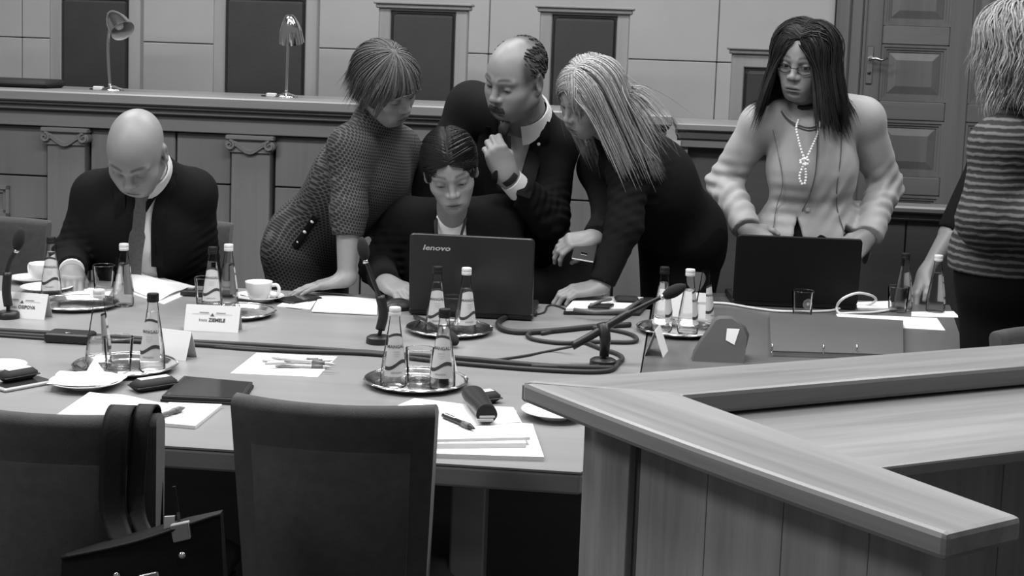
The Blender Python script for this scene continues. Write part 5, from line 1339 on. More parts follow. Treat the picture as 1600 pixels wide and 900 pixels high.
# ---------------------------------------------------------------- bald man reading at the left
J = dict(neck=A(233, 268, 4.36), shR=A(152, 305, 4.46), shL=A(300, 302, 4.46), chest=A(226, 372, 4.46), pelvis=np.append(A(228, 400, 4.66)[:2], .52),
         elR=A(113, 412, 4.44), wrR=A(112, 431, 4.22), elL=A(318, 432, 4.56), wrL=A(285, 470, 4.44))
J['wrR'][2] = .785; J['elR'][2] = .80; J['wrL'][2] = .60; J['elL'][2] = .70
legs_default(J, (0, -1, 0), True)
hd = dict(c=A(214, 238, 4.05), f=(-.06, -.66, -.75), u=(.04, -.5, 1), S=1.07, open=.0022, lids=.007, jaw=1.02, tint=lambda x, y, z: 1+.0*x)
hR = make_hand(J['wrR'], (.30, -.93, -.12), (.1, -.15, 1), J['elR'], [(.75, .9, .4), (.7, .9, .4), (.75, .95, .4), (.8, .9, .4)], -1, 1.02, thumb=[(.026, .022, -.008), (.040, .050, -.022), (.040, .074, -.032), (.034, .090, -.036)])
hL = make_hand(J['wrL'], (-.85, -.5, -.05), (0, -.2, 1), J['elL'], REL, 1, 1.0)
p, ch, Hc, R, S = person('bald man in a dark suit and tie bending over papers at the left', J, hd, [hR, hL], 'skin', False)
T = torso_prims(J, .004, False); sh = T+[cap(J['neck'], Hc+R@np.array([0, -.03, -.09]), .062, .058, k=.02)]
jacket(ch, sh, 'shirt', .008, name='shirt')
T = torso_prims(J, .020, False)
for s in 'LR': T += arm_prims(J, s, .016, 1.08); T.append(cutp(J['wr'+s]+unit(J['wr'+s]-J['el'+s])*-.01, unit(J['wr'+s]-J['el'+s]), .075))
T += leg_prims(J, 'L', .0)[:0]
T.append(polyY([xz(196, 255, 4.25), xz(199, 460, 4.25), xz(228, 460, 4.25), xz(240, 300, 4.25), xz(262, 262, 4.25), xz(262, 235, 4.25)], 3.9, 4.42, .006))
jk = jacket(ch, T, 'suit', .007, limb_folds([(J['elR'], J['elR']-J['shR'], .10), (J['elL'], J['elL']-J['shL'], .10), ((J['shL']+J['elL'])/2, J['elL']-J['shL'], .09)], .0035))
ch('shirt_cuff', (lambda b: (b.tube([J['wrR']+unit(J['wrR']-J['elR'])*q for q in (-.03, .006)], [.041, .039], 18), b)[1])(MB()), 'shirt')
for pts in ([(262, 272), (252, 292), (241, 315), (236, 350), (233, 420)], [(190, 280), (192, 300), (194, 325), (193, 420)]):
    sx = 1 if pts[0][0] > 230 else -1
    b = ribbon([surf(jk, *xz(x+sx*8, y, 4.30)) for x, y in pts], .018 if sx < 0 else [.008]*3+[.020]*18, (0, 1, .2), .12); ch('lapel', b, 'suit')
ch('collar', collar(J['neck']+(Hc+R@np.array([0, -.03, -.07])-J['neck'])*.35, Hc+R@np.array([0, -.03, -.07])-J['neck'], (0, -1, -.2), .066, .026, .35), 'shirt')
kn = A(221, 303, 4.20)
b = ribbon([kn, A(219, 325, 4.22), A(216, 360, 4.25), A(210, 400, 4.27), A(207, 450, 4.28)], [.017]*6+[.020]*5+[.026]*10, (0, 1, 0), .2); ch('tie', b, 'tie')
b = MB(); b.tube([A(226, 296, 4.19), A(221, 307, 4.185), A(219, 318, 4.20)], [.020, .022, .015], 10, flat=.6, up=(0, 1, 0)); ch('tie_knot', b, 'tie')
T = [cap(J['pelvis']-[.07, 0, 0], J['pelvis']+[.07, 0, 0], .125, .125, k=.04)]
for s in 'LR': T += leg_prims(J, s, .012)
T.append(cap(J['pelvis']-unit(J['shL']-J['shR'])*.075, J['pelvis']+unit(J['shL']-J['shR'])*.075, .118, .118, k=.04)); jacket(ch, T, 'trousers', .012, name='trousers')
b = MB(); s0 = Hc+R@(np.array([0, 0, 0.])*S)

# ---------------------------------------------------------------- leaning woman in dotted jacket
J = dict(neck=A(588, 192, 4.40), shR=A(549, 232, 4.30), shL=A(622, 232, 4.58), chest=A(562, 275, 4.46), pelvis=A(481, 385, 4.64),
         elR=A(545, 330, 4.24), wrR=A(541, 438, 4.20), elL=A(612, 320, 4.56), wrL=A(600, 420, 4.5))
J['wrR'][2] = .795
legs_default(J, (.9, -.1, 0), False, spread=.08); J['front'] = np.array([.70, -.45, -.55])
hd = dict(c=A(604, 133, 4.28), f=(.72, -.44, -.55), u=(-.22, -.25, 1), S=1.03, open=.0022, lids=.007)
hR = make_hand(J['wrR'], (-.96, -.18, -.22), (-.2, -.05, 1), J['elR'], [(.10, .1, .1), (.08, .1, .1), (.08, .12, .1), (.1, .12, .1)], 1, .98, spread=.10, rw=.028)
hL = make_hand(J['wrL'], (.1, -.3, -.9), (0, .8, -.2), J['elL'], REL, 1, .95, res=.006)
p, ch, Hc, R, S = person('woman with short ash hair in a dotted jacket leaning on the table', J, hd, [hR, hL], 'skinf', True)
T = torso_prims(J, .014, True, 1.0, .75); T += [cap(J['shR'], J['elR'], .066, .056, k=.04), cap(J['elR'], J['elR']+(J['wrR']-J['elR'])*.42, .056, .050, k=.03), cap(J['shL'], J['elL'], .066, .056, k=.04), cap(J['elL'], J['wrL'], .056, .045, k=.03)]
c_ = J['elR']+(J['wrR']-J['elR'])*.36; T.append(cutp(c_, J['wrR']-J['elR'], .085))
T += [cap(J['pelvis']+[.0, 0, .05], J['pelvis']+[.01, 0, -.06], .118, .122, k=.06), cap(J['pelvis']+[.03, 0, .04], J['chest'], .128, .135, k=.06)]
T.append(cap(J['neck'], J['neck']+(Hc-J['neck'])*.25, .070, .066, k=.03))
jk = jacket(ch, T, 'dots', .007, limb_folds([((J['shR']+J['elR'])/2, J['elR']-J['shR'], .08), (J['elR'], J['elR']-J['shR'], .07)], .0025))
T = [cap(J['pelvis']+[.0, 0, 0], (J['knL']+J['knR'])/2, .134, .12, k=.05), cap(J['pelvis']-unit(J['shL']-J['shR'])*.075, J['pelvis']+unit(J['shL']-J['shR'])*.075, .116, .116, k=.04), cap(J['hipL'], J['knL'], .105, .08, k=.04), cap(J['hipR'], J['knR'], .105, .08, k=.04)]; jacket(ch, T, 'dots', .010, name='skirt')
for x, y in ((497, 339), (483, 357), (471, 373)):
    q = surf(jk, *xz(x, y, 4.52)); b = MB(); b.lathe([(.0075, 0), (.007, .003), (.0035, .006), (0, .0065)], 12); b.xf(Matrix.Translation(Vector(q)) @ Matrix.Rotation(math.pi/2, 4, 'X')); ch('stud', b, 'pearl')
b = ribbon([surf(jk, *xz(x, y, 4.52)) for x, y in ((503, 332), (485, 356), (465, 382))], .012, (0, 1, 0), .25); ch('pocket_trim', b, 'blazer')
rt = np.concatenate([scalp_points(2000, 1, lambda q: hl(q, .0)), part_roots(1300, 31, .012, -.08, .055, .014)]); crown = np.array([.0, -.02, .11])
d = rt-crown; d[:, 2] -= .02; d += np.array([0, .0, 0.]); back = rt[:, 1] < .02
d = np.where(back[:, None], d+np.array([0, -.02, -.03]), d+np.array([0, .05, .0]))
L = np.where(rt[:, 1] > .03, .060, np.where(rt[:, 2] > .06, .18, .105))*np.random.RandomState(2).uniform(.8, 1.1, len(rt))
pa, le = simulate(Hc, R, S, rt, d, L, g=.16, layer=(.0, .016), base=.011, noise=.010, seed=1, face=((0, .080, -.045), (.062, .064, .085)), grav=unit(R@np.array([0, -.25, -1.])))
hair_part(ch, Hc, R, S, 'hair_ash', [(pa, le, .0026, dict(seed=1, tvar=.5))], .012)

# ---------------------------------------------------------------- moustached man
J = dict(neck=A(826, 190, 4.56), shR=A(738, 168, 4.70), shL=A(866, 228, 4.60), chest=A(806, 285, 4.70), pelvis=A(815, 375, 4.88),
         elR=A(672, 275, 4.66), wrR=A(664, 365, 4.60), elL=A(858, 342, 4.46), wrL=A(792, 275, 4.34))
legs_default(J, (-.2, -.9, 0), False); J['front'] = np.array([-.25, -.9, -.2])
def crop(x, y, z):
    n = np.sin(x*900+y*700)*np.sin(z*800-y*500)*.12
    side = np.clip((np.abs(x)-.050)/.016, 0, 1)*np.clip((z-.0)/.02, 0, 1)*np.clip((.055-y)/.02, 0, 1)
    bk = np.clip((-y-.0)/.03, 0, 1)*np.clip((z+.03)/.02, 0, 1); topb = np.clip((.02-y)/.03, 0, 1)*np.clip((z-.095)/.02, 0, 1)
    a = np.clip(np.maximum.reduce([side, bk, topb*.55]), 0, 1); st = .18*np.clip((-.04-z)/.03, 0, 1)*(y > -.01)
    return (1-(.74+n)*a)*(1-st)
hd = dict(c=A(807, 122, 4.40), f=(-.62, -.66, -.40), u=(.10, -.2, 1), S=1.12, open=.0024, lids=.006, jaw=1.10, tint=crop)
hL = make_hand(J['wrL'], (-.42, -.22, .88), (.15, -.95, -.1), J['elL'], [(.9, 1.3, .8), (1.0, 1.4, .8), (1.05, 1.4, .8), (1.1, 1.4, .8)], 1, 1.08, thumb=[(.026, .022, -.008), (.036, .052, -.026), (.024, .078, -.038), (.010, .092, -.042)], rw=.030)
hR = make_hand(J['wrR'], (0, -.5, -.8), (0, -1, 0), J['elR'], REL, -1, 1., res=.006)
p, ch, Hc, R, S = person('moustached man in a dark suit resting his chin near his fist', J, hd, [hL, hR], 'skin', False)
T = torso_prims(J, .003, False); T.append(cap(J['neck'], J['neck']+(Hc-J['neck'])*.3, .066, .063, k=.02)); jacket(ch, T, 'shirtd', .009, name='shirt')
T = torso_prims(J, .022, False, 1.02)+[cap(J['neck']+[-.01, .02, -.02], J['shR']+[0, 0, .004], .085, .074, k=.05)]
for s in 'LR': T += arm_prims(J, s, .018, 1.1)
ax_ = unit(J['wrL']-J['elL']); T.append(cutp(J['wrL']-ax_*.055, ax_, .085))
T.append(polyY([xz(776, 178, 4.40), xz(780, 330, 4.40), xz(800, 330, 4.40), xz(832, 215, 4.40), xz(842, 172, 4.40)], 4.1, 4.62, .006))
jk = jacket(ch, T, 'suit', .007, limb_folds([(J['elL'], J['elL']-J['shL'], .10), ((J['elL']+J['wrL'])/2, J['wrL']-J['elL'], .09)], .004))
b = MB(); b.tube([J['wrL']-ax_*q for q in (.075, .03, .022)], [.044, .041, .040], 18); ch('shirt_cuff', b, 'shirt')
b = MB(); b.tube([J['wrL']-ax_*q for q in (.014, .0, -.008)], [.0365, .037, .0355], 18, flat=.95); ch('watch_strap', b, 'blackm')
upn = unit(Hc-J['neck']); ch('collar', collar(J['neck']+upn*.045, upn, (-.45, -.85, -.1), .074, .022, .30), 'shirt')
b = MB(); b.tube([A(791, 188, 4.39), A(790, 192, 4.375), A(787, 202, 4.37), A(785, 212, 4.38), A(784, 217, 4.39)], [.004, .016, .019, .014, .004], 10, flat=.6, up=(.3, 1, 0)); ch('tie_knot', b, 'tied')
b = ribbon([A(785, 212, 4.38), A(786, 250, 4.42), A(790, 300, 4.46), A(792, 360, 4.5)], .028, (0, 1, 0), .15); ch('tie', b, 'tied')
for pts in ([(846, 190), (838, 212), (826, 248), (808, 300), (795, 335)], [(772, 200), (767, 222), (770, 258), (777, 310), (781, 335)]):
    sx = 1 if pts[0][0] > 800 else -1; b = ribbon([surf(jk, *xz(x+sx*9, y, 4.46)) for x, y in pts], [.010]*4+[.026]*6+[.024]*6+[.012]*5, (0, 1, .1), .12); ch('lapel', b, 'suit')
q = surf(jk, *xz(842, 226, 4.46), lift=.008); b = MB(); b.lathe([(.006, 0), (.005, .003), (0, .004)], 10); b.xf(Matrix.Translation(Vector(q)) @ Matrix.Rotation(math.pi/2, 4, 'X')); ch('lapel_pin', b, 'greyl')
rt = []; rg = np.random.RandomState(4)
for k in range(150):
    x = rg.uniform(-.026, .026); z = -.0500+rg.uniform(-.004, .004)-.10*abs(x)*1.2; rt.append((x, .103-(x/.036)**2*.018, z))
rt = np.array(rt); d = np.stack([rt[:, 0]*14, 0*rt[:, 0]+.35, -np.ones(len(rt))*.9], 1)
pth = Hc+((rt*S)[:, None, :]+(d/np.linalg.norm(d, axis=1)[:, None])[:, None, :]*(np.linspace(0, .014, 5)[None, :, None]))@R.T
v, f, t = strands_mesh(pth, np.full(len(rt), 4.), .0028, Hc, 5, .7, 3); ch('moustache', [(v, f)], 'hair_crop', [t*.6])
rt = scalp_points(600, 5, lambda q: q[2] > np.interp(q[1], [-.11, -.03, .02, .05], [-.02, .0, .02, .3]) and (abs(q[0]) > .045 or q[1] < -.045))
d = np.stack([rt[:, 0]*3, -np.ones(len(rt))*.5, -np.ones(len(rt))*.5], 1); pa, le = simulate(Hc, R, S, rt, d, np.full(len(rt), .022), g=.05, layer=(.001, .0035), noise=.1, seed=3, seg=.005)
hair_part(ch, Hc, R, S, 'hair_crop', [(pa, le, .0035, dict(seed=3, tvar=.5))], 0)

# ---------------------------------------------------------------- dark-haired woman at the laptop
J = dict(neck=A(706, 345, 4.38), shR=A(632, 345, 4.44), shL=A(780, 342, 4.44), chest=A(706, 415, 4.45), pelvis=np.append(A(706, 400, 4.64)[:2], .52),
         elR=A(590, 425, 4.42), wrR=A(602, 450, 4.14), elL=A(800, 430, 4.40), wrL=A(770, 455, 4.18))
J['wrR'][2] = .80; J['elR'][2] = .80; J['wrL'][2] = .79; J['elL'][2] = .79
legs_default(J, (0, -1, 0), True)
part_t = lambda x, y, z: 1+.0*x
hd = dict(c=A(704, 266, 4.20), f=(.10, -.86, -.50), u=(-.15, -.2, 1), S=1.03, open=.0034, lids=.005, look=(.1, .85, -.5), jaw=.92, tint=part_t)
hR = make_hand(J['wrR'], (.62, -.74, -.16), (-.25, -.2, 1), J['elR'], [(.35, .45, .25), (.3, .45, .25), (.35, .5, .25), (.4, .5, .3)], -1, .95, spread=.09)
hL = make_hand(J['wrL'], (-.5, -.8, -.1), (0, -.2, 1), J['elL'], REL, 1, .92, res=.005)
p, ch, Hc, R, S = person('dark-haired woman in a black blazer typing at the laptop', J, hd, [hR, hL], 'skinf', True)
T = torso_prims(J, .004, True, 1., .6); T.append(polyY([xz(678, 330, 4.3), xz(690, 342, 4.3), xz(722, 345, 4.3), xz(735, 330, 4.3), xz(706, 300, 4.3)], 4.1, 4.43, .004)); jacket(ch, T, 'shirt', .006, name='white_top')
T = torso_prims(J, .018, True, 1., .6)
for s in 'LR': T += arm_prims(J, s, .014, 1.05); T.append(cutp(J['wr'+s]-unit(J['wr'+s]-J['el'+s])*.012, unit(J['wr'+s]-J['el'+s]), .07))
T.append(polyY([xz(684, 300, 4.3), xz(672, 470, 4.3), xz(731, 470, 4.3), xz(726, 300, 4.3)], 4.0, 4.44, .006))
jacket(ch, T, 'blazer', .007, limb_folds([(J['elR'], J['elR']-J['shR'], .1), ((J['elR']+J['shR'])/2, J['elR']-J['shR'], .08)], .003))
b = ribbon([A(683, 322, 4.36), A(681, 350, 4.31), A(683, 380, 4.29), A(685, 430, 4.29)], .0062, (0, 1, 0), .15); ch('lanyard', b, 'blackm')
b = ribbon([A(728, 325, 4.36), A(727, 345, 4.31), A(720, 372, 4.29), A(712, 430, 4.29)], .0045, (0, 1, 0), .2); ch('lanyard', b, 'blackm')
b = MB(); ga = R@np.array([1., 0, 0]); q0 = hR[0]
rt = np.concatenate([scalp_points(1700, 8, lambda q: hl(q, -.015) and abs(q[0]) > .003), part_roots(1200, 38, .0, -.09, .072, .0015)]); rt[:, 0] += np.sign(rt[:, 0])*.0018
d = np.stack([np.sign(rt[:, 0])*(.9-.4*(rt[:, 2] < .06)), np.where(rt[:, 1] > .0, -.55, -.4), np.where(rt[:, 2] > .09, -.05, -.5)], 1)
L = np.random.RandomState(3).uniform(.12, .19, len(rt))
pa, le = simulate(Hc, R, S, rt, d, L, g=.10, layer=(.0, .006), base=.009, noise=.003, seed=8, hugall=99, grav=unit(R@np.array([0, -1.0, -.75])), cols=[(J['neck'], Hc, .055, .055)])
rf = part_roots(700, 78, 0, .050, .070, .020); rf[:, 0] += np.sign(rf[:, 0])*.0015; df = np.stack([np.sign(rf[:, 0])*.9, -.6+0*rf[:, 0], .1+0*rf[:, 0]], 1)
pf_, lf_ = simulate(Hc, R, S, rf, df, np.random.RandomState(9).uniform(.10, .16, 700), g=.09, layer=(.0, .005), base=.010, noise=.003, seed=78, hugall=99, grav=unit(R@np.array([0, -1.0, -.75])))
hair_part(ch, Hc, R, S, 'hair_black', [(pf_, lf_, .0030, dict(seed=78, tvar=.3)), (pa, le, .0030, dict(seed=8, tvar=.3, thick=.2))], .003, [ell((0, .105, -.035), (.072, .085, .112), k=.01, op='s'), ell((0, .05, -.085), (.09, .10, .07), k=.01, op='s'), cap((0, .12, .12), (0, -.02, .135), .0035, .003, k=.002, op='s')])

# ---------------------------------------------------------------- blonde woman leaning in from the right
J = dict(neck=A(958, 205, 4.44), shL=A(985, 252, 4.32), shR=A(938, 262, 4.60), chest=A(1018, 285, 4.50), pelvis=A(1066, 372, 4.64),
         elL=A(975, 352, 4.26), wrL=A(938, 444, 4.20), elR=A(952, 338, 4.46), wrR=A(928, 372, 4.30))
J['wrL'][2] = .80
legs_default(J, (-.9, -.1, 0), False, spread=.08); J['front'] = np.array([-.72, -.35, -.55])
hd = dict(c=A(922, 152, 4.26), f=(-.74, -.46, -.50), u=(.14, -.25, 1), S=1.02, open=.0024, lids=.007)
hL = make_hand(J['wrL'], (-.95, -.22, -.14), (0, -.25, 1), J['elL'], [(.35, .7, .5), (.3, .65, .5), (.3, .65, .5), (.35, .7, .5)], 1, .98, thumb=[(.026, .022, -.008), (.040, .050, -.018), (.036, .075, -.026), (.028, .094, -.032)], rw=.027)
hR = make_hand(J['wrR'], (-.90, -.30, -.10), (.25, -.45, .85), J['elR'], [(.75, .6, .35), (.7, .6, .35), (.7, .6, .4), (.7, .6, .4)], -1, .96, thumb=[(.026, .022, -.010), (.036, .046, -.034), (.034, .066, -.056), (.030, .080, -.072)])
p, ch, Hc, R, S = person('blonde woman in a black blazer holding a phone and leaning on the table', J, hd, [hL, hR], 'skinf', True)
T = torso_prims(J, .016, True, 1.0, .75)+[cap(J['shL'], J['elL'], .070, .058, k=.045), cap(J['elL'], J['wrL'], .058, .042, k=.03), cap(J['shR'], J['elR'], .066, .054, k=.04), cap(J['elR'], J['wrR'], .052, .042, k=.03)]
for s in 'LR': a_ = unit(J['wr'+s]-J['el'+s]); T.append(cutp(J['wr'+s]-a_*.012, a_, .075))
T += [cap(J['pelvis']+[.02, 0, .04], J['pelvis']+[.02, 0, -.05], .122, .126, k=.05), cap(J['pelvis']+[-.02, 0, .04], J['chest'], .128, .132, k=.06)]
jacket(ch, T, 'blazer', .007, limb_folds([((J['shL']+J['elL'])/2, J['elL']-J['shL'], .1), (J['elL'], J['elL']-J['shL'], .08), (J['shL'], J['elL']-J['shL'], .09)], .0035))
T = [cap(J['pelvis'], J['knL'], .142, .085, k=.05), cap(J['pelvis'], J['knR'], .142, .085, k=.05), cap(J['knL'], J['anL'], .085, .075, k=.03), cap(J['knR'], J['anR'], .085, .075, k=.03)]; T.append(cap(J['pelvis']-unit(J['shL']-J['shR'])*.075, J['pelvis']+unit(J['shL']-J['shR'])*.075, .118, .118, k=.04)); jacket(ch, T, 'trousers', .012, name='trousers')
cols = [(J['shR'], J['shL'], .07, .075), (J['neck'], J['pelvis'], .08, .15), (J['neck'], Hc, .05, .05)]
rt = np.concatenate([scalp_points(1900, 9, lambda q: hl(q, .012)), part_roots(1700, 39, .006, -.08, .06, .007)]); rg = np.random.RandomState(5)
near = rt[:, 0] < .006; fr_ = (rt[:, 1] > .03) & ~near
d = np.stack([np.where(near, -1., 1.), np.where(rt[:, 1] > .02, -.15, -.5), np.where(rt[:, 2] > .09, .0, -.5)], 1)
L = np.where(rg.rand(len(rt)) < .25, rg.uniform(.30, .40, len(rt)), rg.uniform(.20, .30, len(rt))); L[rt[:, 2] < .05] *= .85
FC = ((-.004, .078, -.035), (.066, .066, .092))
gv = unit(np.array([.12, 0, -1.])+R@np.array([0, -.38, 0]))
pa, le = simulate(Hc, R, S, rt, d, L, g=.17, layer=(.0, .020), base=.010, noise=.004, seed=9, cols=cols, grav=gv, face=FC)
rb = part_roots(700, 49, .004, .02, .07, .008); db = np.stack([np.where(rg.rand(700) < .7, 1., -.9), .75+0*rb[:, 0], .1+0*rb[:, 0]], 1)
pb, lb_ = simulate(Hc, R, S, rb, db, rg.uniform(.10, .17, 700), g=.13, layer=(.0, .014), base=.010, noise=.005, seed=29, grav=unit(R@np.array([.55, -.15, -1.])))
rt2 = scalp_points(70, 19, lambda q: q[1] < -.03 and q[2] > -.01); d2 = np.stack([rt2[:, 0]*4, -np.ones(70), -np.ones(70)*.3], 1)
pa2, le2 = simulate(Hc, R, S, rt2, d2, np.random.RandomState(6).uniform(.30, .40, 70), g=.10, layer=(.006, .03), noise=.014, seed=19, cols=cols, grav=unit((.75, .1, -.75)))
hair_part(ch, Hc, R, S, 'hair_blonde', [(pa, le, .0028, dict(seed=9)), (pb, lb_, .0026, dict(seed=49)), (pa2, le2, .0026, dict(seed=19))], .010)
# phone in her hand
q = A(914, 391, 4.24); t = thing('mobile_phone', 'silver-edged phone held in the blonde woman\'s hand', 'phone', q)
b = MB(); b.rbox((-.036, -.06, -.004), (.036, .075, .004), .003); o1 = obj('body', b, mat('phone_back', .035, .5, spec=.3), t); b = MB(); b.rbox((-.034, -.0615, -.002), (.034, -.0595, .002), .0005); o2 = obj('edge', b, 'card', t)
b = MB(); b.rbox((-.010, -.035, .0042), (.010, -.022, .0050), .0003); obj('camera', b, 'chrome', t)
t.rotation_euler = (.42, .12, -.12)

# ---------------------------------------------------------------- woman with glasses and pearls
J = dict(neck=A(1270, 168, 4.70), shR=A(1190, 196, 4.72), shL=A(1350, 188, 4.72), chest=A(1268, 262, 4.70), pelvis=A(1264, 385, 4.72),
         elR=A(1131, 284, 4.78), wrR=A(1165, 357, 4.60), elL=A(1383, 290, 4.78), wrL=A(1356, 368, 4.60))
legs_default(J, (0, -1, 0), False)
hd = dict(c=A(1258, 96, 4.62), f=(-.52, -.80, -.28), u=(.06, -.1, 1), S=1.09, open=.0044, lids=.002, look=(-.15, .95, -.2), jaw=.92)
hR = make_hand(J['wrR'], (.72, -.45, -.45), (-.4, -.7, .5), J['elR'], REL, -1, .98)
hL = make_hand(J['wrL'], (-.62, -.45, -.60), (.4, -.7, .5), J['elL'], REL, 1, .98)
p, ch, Hc, R, S = person('standing woman with glasses and pearls in a light jacket', J, hd, [hR, hL], 'skinf', True)
T = torso_prims(J, -.010, True, .86, .5); jacket(ch, T, 'blazer', .012, name='black_top')
Wt = (J['chest']+J['pelvis'])/2
T = torso_prims(J, .016, True, .93, .70)+[cap(J['sh'+s]+[0, 0, .012], J['sh'+s]+[0, 0, .012]+(J['neck']-J['sh'+s])*.3, .066, .062, k=.02) for s in 'LR']+[cap(J['pelvis']-[.075, 0, -.02], J['pelvis']+[.075, 0, .02], .135, .135, k=.07, flat=((0, 1, 0), .95))]
for s in 'LR':
    T += [cap(J['sh'+s], J['el'+s], .068, .058, k=.02), cap(J['el'+s], J['wr'+s], .060, .050, k=.02)]
    a_ = unit(J['wr'+s]-J['el'+s]); T.append(cutp(J['wr'+s]+a_*.004, a_, .085))
zc = A(1264, 392, 4.6)[2]; T.append(Prim(lambda X, Y, Z: Z-zc+0*X+0*Y, (J['pelvis'][0]-.22, 4.3, zc-.5), (J['pelvis'][0]+.22, 5.1, zc), .004, 's'))
T[-1].f = (lambda X, Y, Z: np.maximum(np.abs(X-J['pelvis'][0])-.20, Z-zc)+0*Y)
T.append(polyY([xz(1252, 340, 4.55), xz(1234, 400, 4.55), xz(1266, 400, 4.55)], 4.2, 4.72, .006))
yf = 4.63
T.append(cap(A(1279, 205, 4.535), A(1262, 335, 4.525), .0035, .0035, k=.008, op='s'))
f1 = limb_folds([(J['elR'], J['elR']-J['shR'], .085), ((J['elR']+J['wrR'])/2, J['wrR']-J['elR'], .075), (J['elL'], J['elL']-J['shL'], .085), ((J['elL']+J['wrL'])/2, J['wrL']-J['elL'], .075)], .0060, .047)
f2 = folds(.0016, 3, 24); f3 = limb_folds([(A(1215, 320, 4.6), (.5, 0, .8), .09), (A(1315, 315, 4.6), (-.5, 0, .8), .09)], .003, .05)
jk = jacket(ch, T, 'lightjacket', .006, lambda X, Y, Z: f1(X, Y, Z)+f2(X, Y, Z)+f3(X, Y, Z))
b = MB(); b.tube(smooth_path([surf(jk, *xz(x, y, 4.55), lift=.0) for x, y in ((1281, 205), (1279, 235), (1275, 270), (1268, 305), (1258, 332))], 5), .0035, 6, flat=.5); ch('front_edge', b, 'seam')
for pts in (((1216, 205), (1222, 245), (1226, 290), (1220, 330), (1212, 370)), ((1324, 200), (1316, 245), (1310, 290), (1314, 330), (1324, 368))):
    b = MB(); b.tube(smooth_path([surf(jk, *xz(x, y, 4.55), lift=-.0012) for x, y in pts], 6), .0022, 6, flat=.5); ch('seam', b, 'seam')
b = MB(); b.tube(smooth_path([surf(jk, *xz(x, y, 4.58), r=.01, lift=.001) for x, y in ((1228, 172), (1236, 184), (1250, 194), (1268, 199), (1286, 192), (1298, 180), (1304, 168))], 6), .0055, 8, flat=.7); ch('neckline', b, 'lightjacket')
b = MB(); b.tube(smooth_path([surf(jk, *xz(x, y, 4.58), r=.01, lift=.0015) for x, y in ((1226, 175), (1235, 188), (1250, 199), (1268, 204), (1287, 197), (1300, 184), (1307, 171))], 6), .0022, 6, flat=.7); ch('seam', b, 'seam')
q = surf(jk, *xz(1266, 330, 4.55)); b = MB(); b.lathe([(.008, 0), (.007, .003), (0, .004)], 12); b.xf(Matrix.Translation(Vector(q)) @ Matrix.Rotation(math.pi/2, 4, 'X')); ch('button', b, 'lightjacket')
T = [cap(J['pelvis'], J['knL'], .135, .085, k=.05), cap(J['pelvis'], J['knR'], .135, .085, k=.05), cap(J['knL'], J['anL'], .085, .07, k=.03), cap(J['knR'], J['anR'], .085, .07, k=.03)]; T.append(cap(J['pelvis']-unit(J['shL']-J['shR'])*.075, J['pelvis']+unit(J['shL']-J['shR'])*.075, .118, .118, k=.04)); jacket(ch, T, 'trousers', .012, name='trousers')
b = MB(); upn = unit(Hc-J['neck']); nc = J['neck']+upn*.028+np.array([-.004, -.012, 0]); sd = unit(np.cross(upn, [0, -1, 0])); fd = np.cross(sd, upn)
b.tube([nc+(sd*math.cos(a)+fd*math.sin(a))*.060-upn*.012*math.sin(a)*-1 for a in np.linspace(0, 2*math.pi, 33)], .009, 8, flat=1., up=tuple(upn)); ch('choker', b, 'blackm')
# pearls: each bead a bead of the string
pts = smooth_path([A(1246, 188, 4.58), A(1243, 200, 4.55), A(1247, 220, 4.53), A(1252, 238, 4.515), A(1256, 250, 4.51), A(1252, 262, 4.505), A(1248, 275, 4.51), A(1251, 286, 4.512), A(1256, 286, 4.512), A(1258, 274, 4.51), A(1257, 260, 4.503), A(1259, 248, 4.51), A(1267, 230, 4.52), A(1275, 212, 4.54), A(1279, 196, 4.56), A(1281, 186, 4.58)], 14)
b = MB(); last = None
def bead(b, c, r): b.lathe([(r*math.sin(a), -r*math.cos(a)) for a in np.linspace(.15, math.pi-.15, 6)], 8, cx=c[0], cy=c[1], cz=c[2])
for c in pts:
    if last is None or np.linalg.norm(c-last) > .0092: bead(b, c+np.array([0, -.014, 0]), .0048); last = c
for k in range(9):
    a = k*.7; bead(b, A(1257, 253, 4.49)+np.array([.014*math.cos(a), -.004*(k % 2), .010*math.sin(a)]), .0050)
o = ch('pearl_necklace', b, 'pearl')
# glasses
b = MB(); rim = MB()
for s in (-1, 1):
    pts = [Hc+R@(np.array([s*.0335+.0235*math.cos(a)*(1+.08*math.cos(2*a)), .094-.010*abs(math.cos(a))*(1 if s*math.cos(a) > 0 else .1), .000+.0135*math.sin(a)])*S) for a in np.linspace(0, 2*math.pi, 25)]
    rim.tube(pts, .0017, 6); b.add([tuple(q) for q in pts[:-1]], [tuple(range(24))])
    rim.tube([Hc+R@(np.array(q)*S) for q in ((s*.057, .085, .004), (s*.070, .070, .006), (s*.080, -.005, .004))], .0012, 6)
rim.tube([Hc+R@(np.array(q)*S) for q in ((-.010, .096, .003), (0, .1, .006), (.010, .096, .003))], .0012, 6)
ch('spectacle_frame', rim, 'black'); ch('lens', b, 'lens')
cols = [(J['shR'], J['neck'], .074, .07), (J['neck'], J['shL'], .07, .074), (J['chest'], J['neck'], .145, .06), (J['neck'], Hc, .055, .05)]
rt = np.concatenate([scalp_points(2000, 11, lambda q: hl(q, .012)), part_roots(2300, 41, .006, -.09, .072, .016)]); d = np.stack([np.sign(rt[:, 0]+.004)*.9, np.where(rt[:, 1] > .02, .12, -.25), np.where(rt[:, 2] > .09, .0, -.4)], 1)
L = np.random.RandomState(7).uniform(.28, .345, len(rt)); L[rt[:, 2] < .03] *= .75
pa, le = simulate(Hc, R, S, rt, d, L, g=.17, layer=(.0, .030), base=.013, noise=.006, seed=11, cols=cols, clip=.150, spread=.055, face=((0, .085, -.035), (.056, .055, .088)))
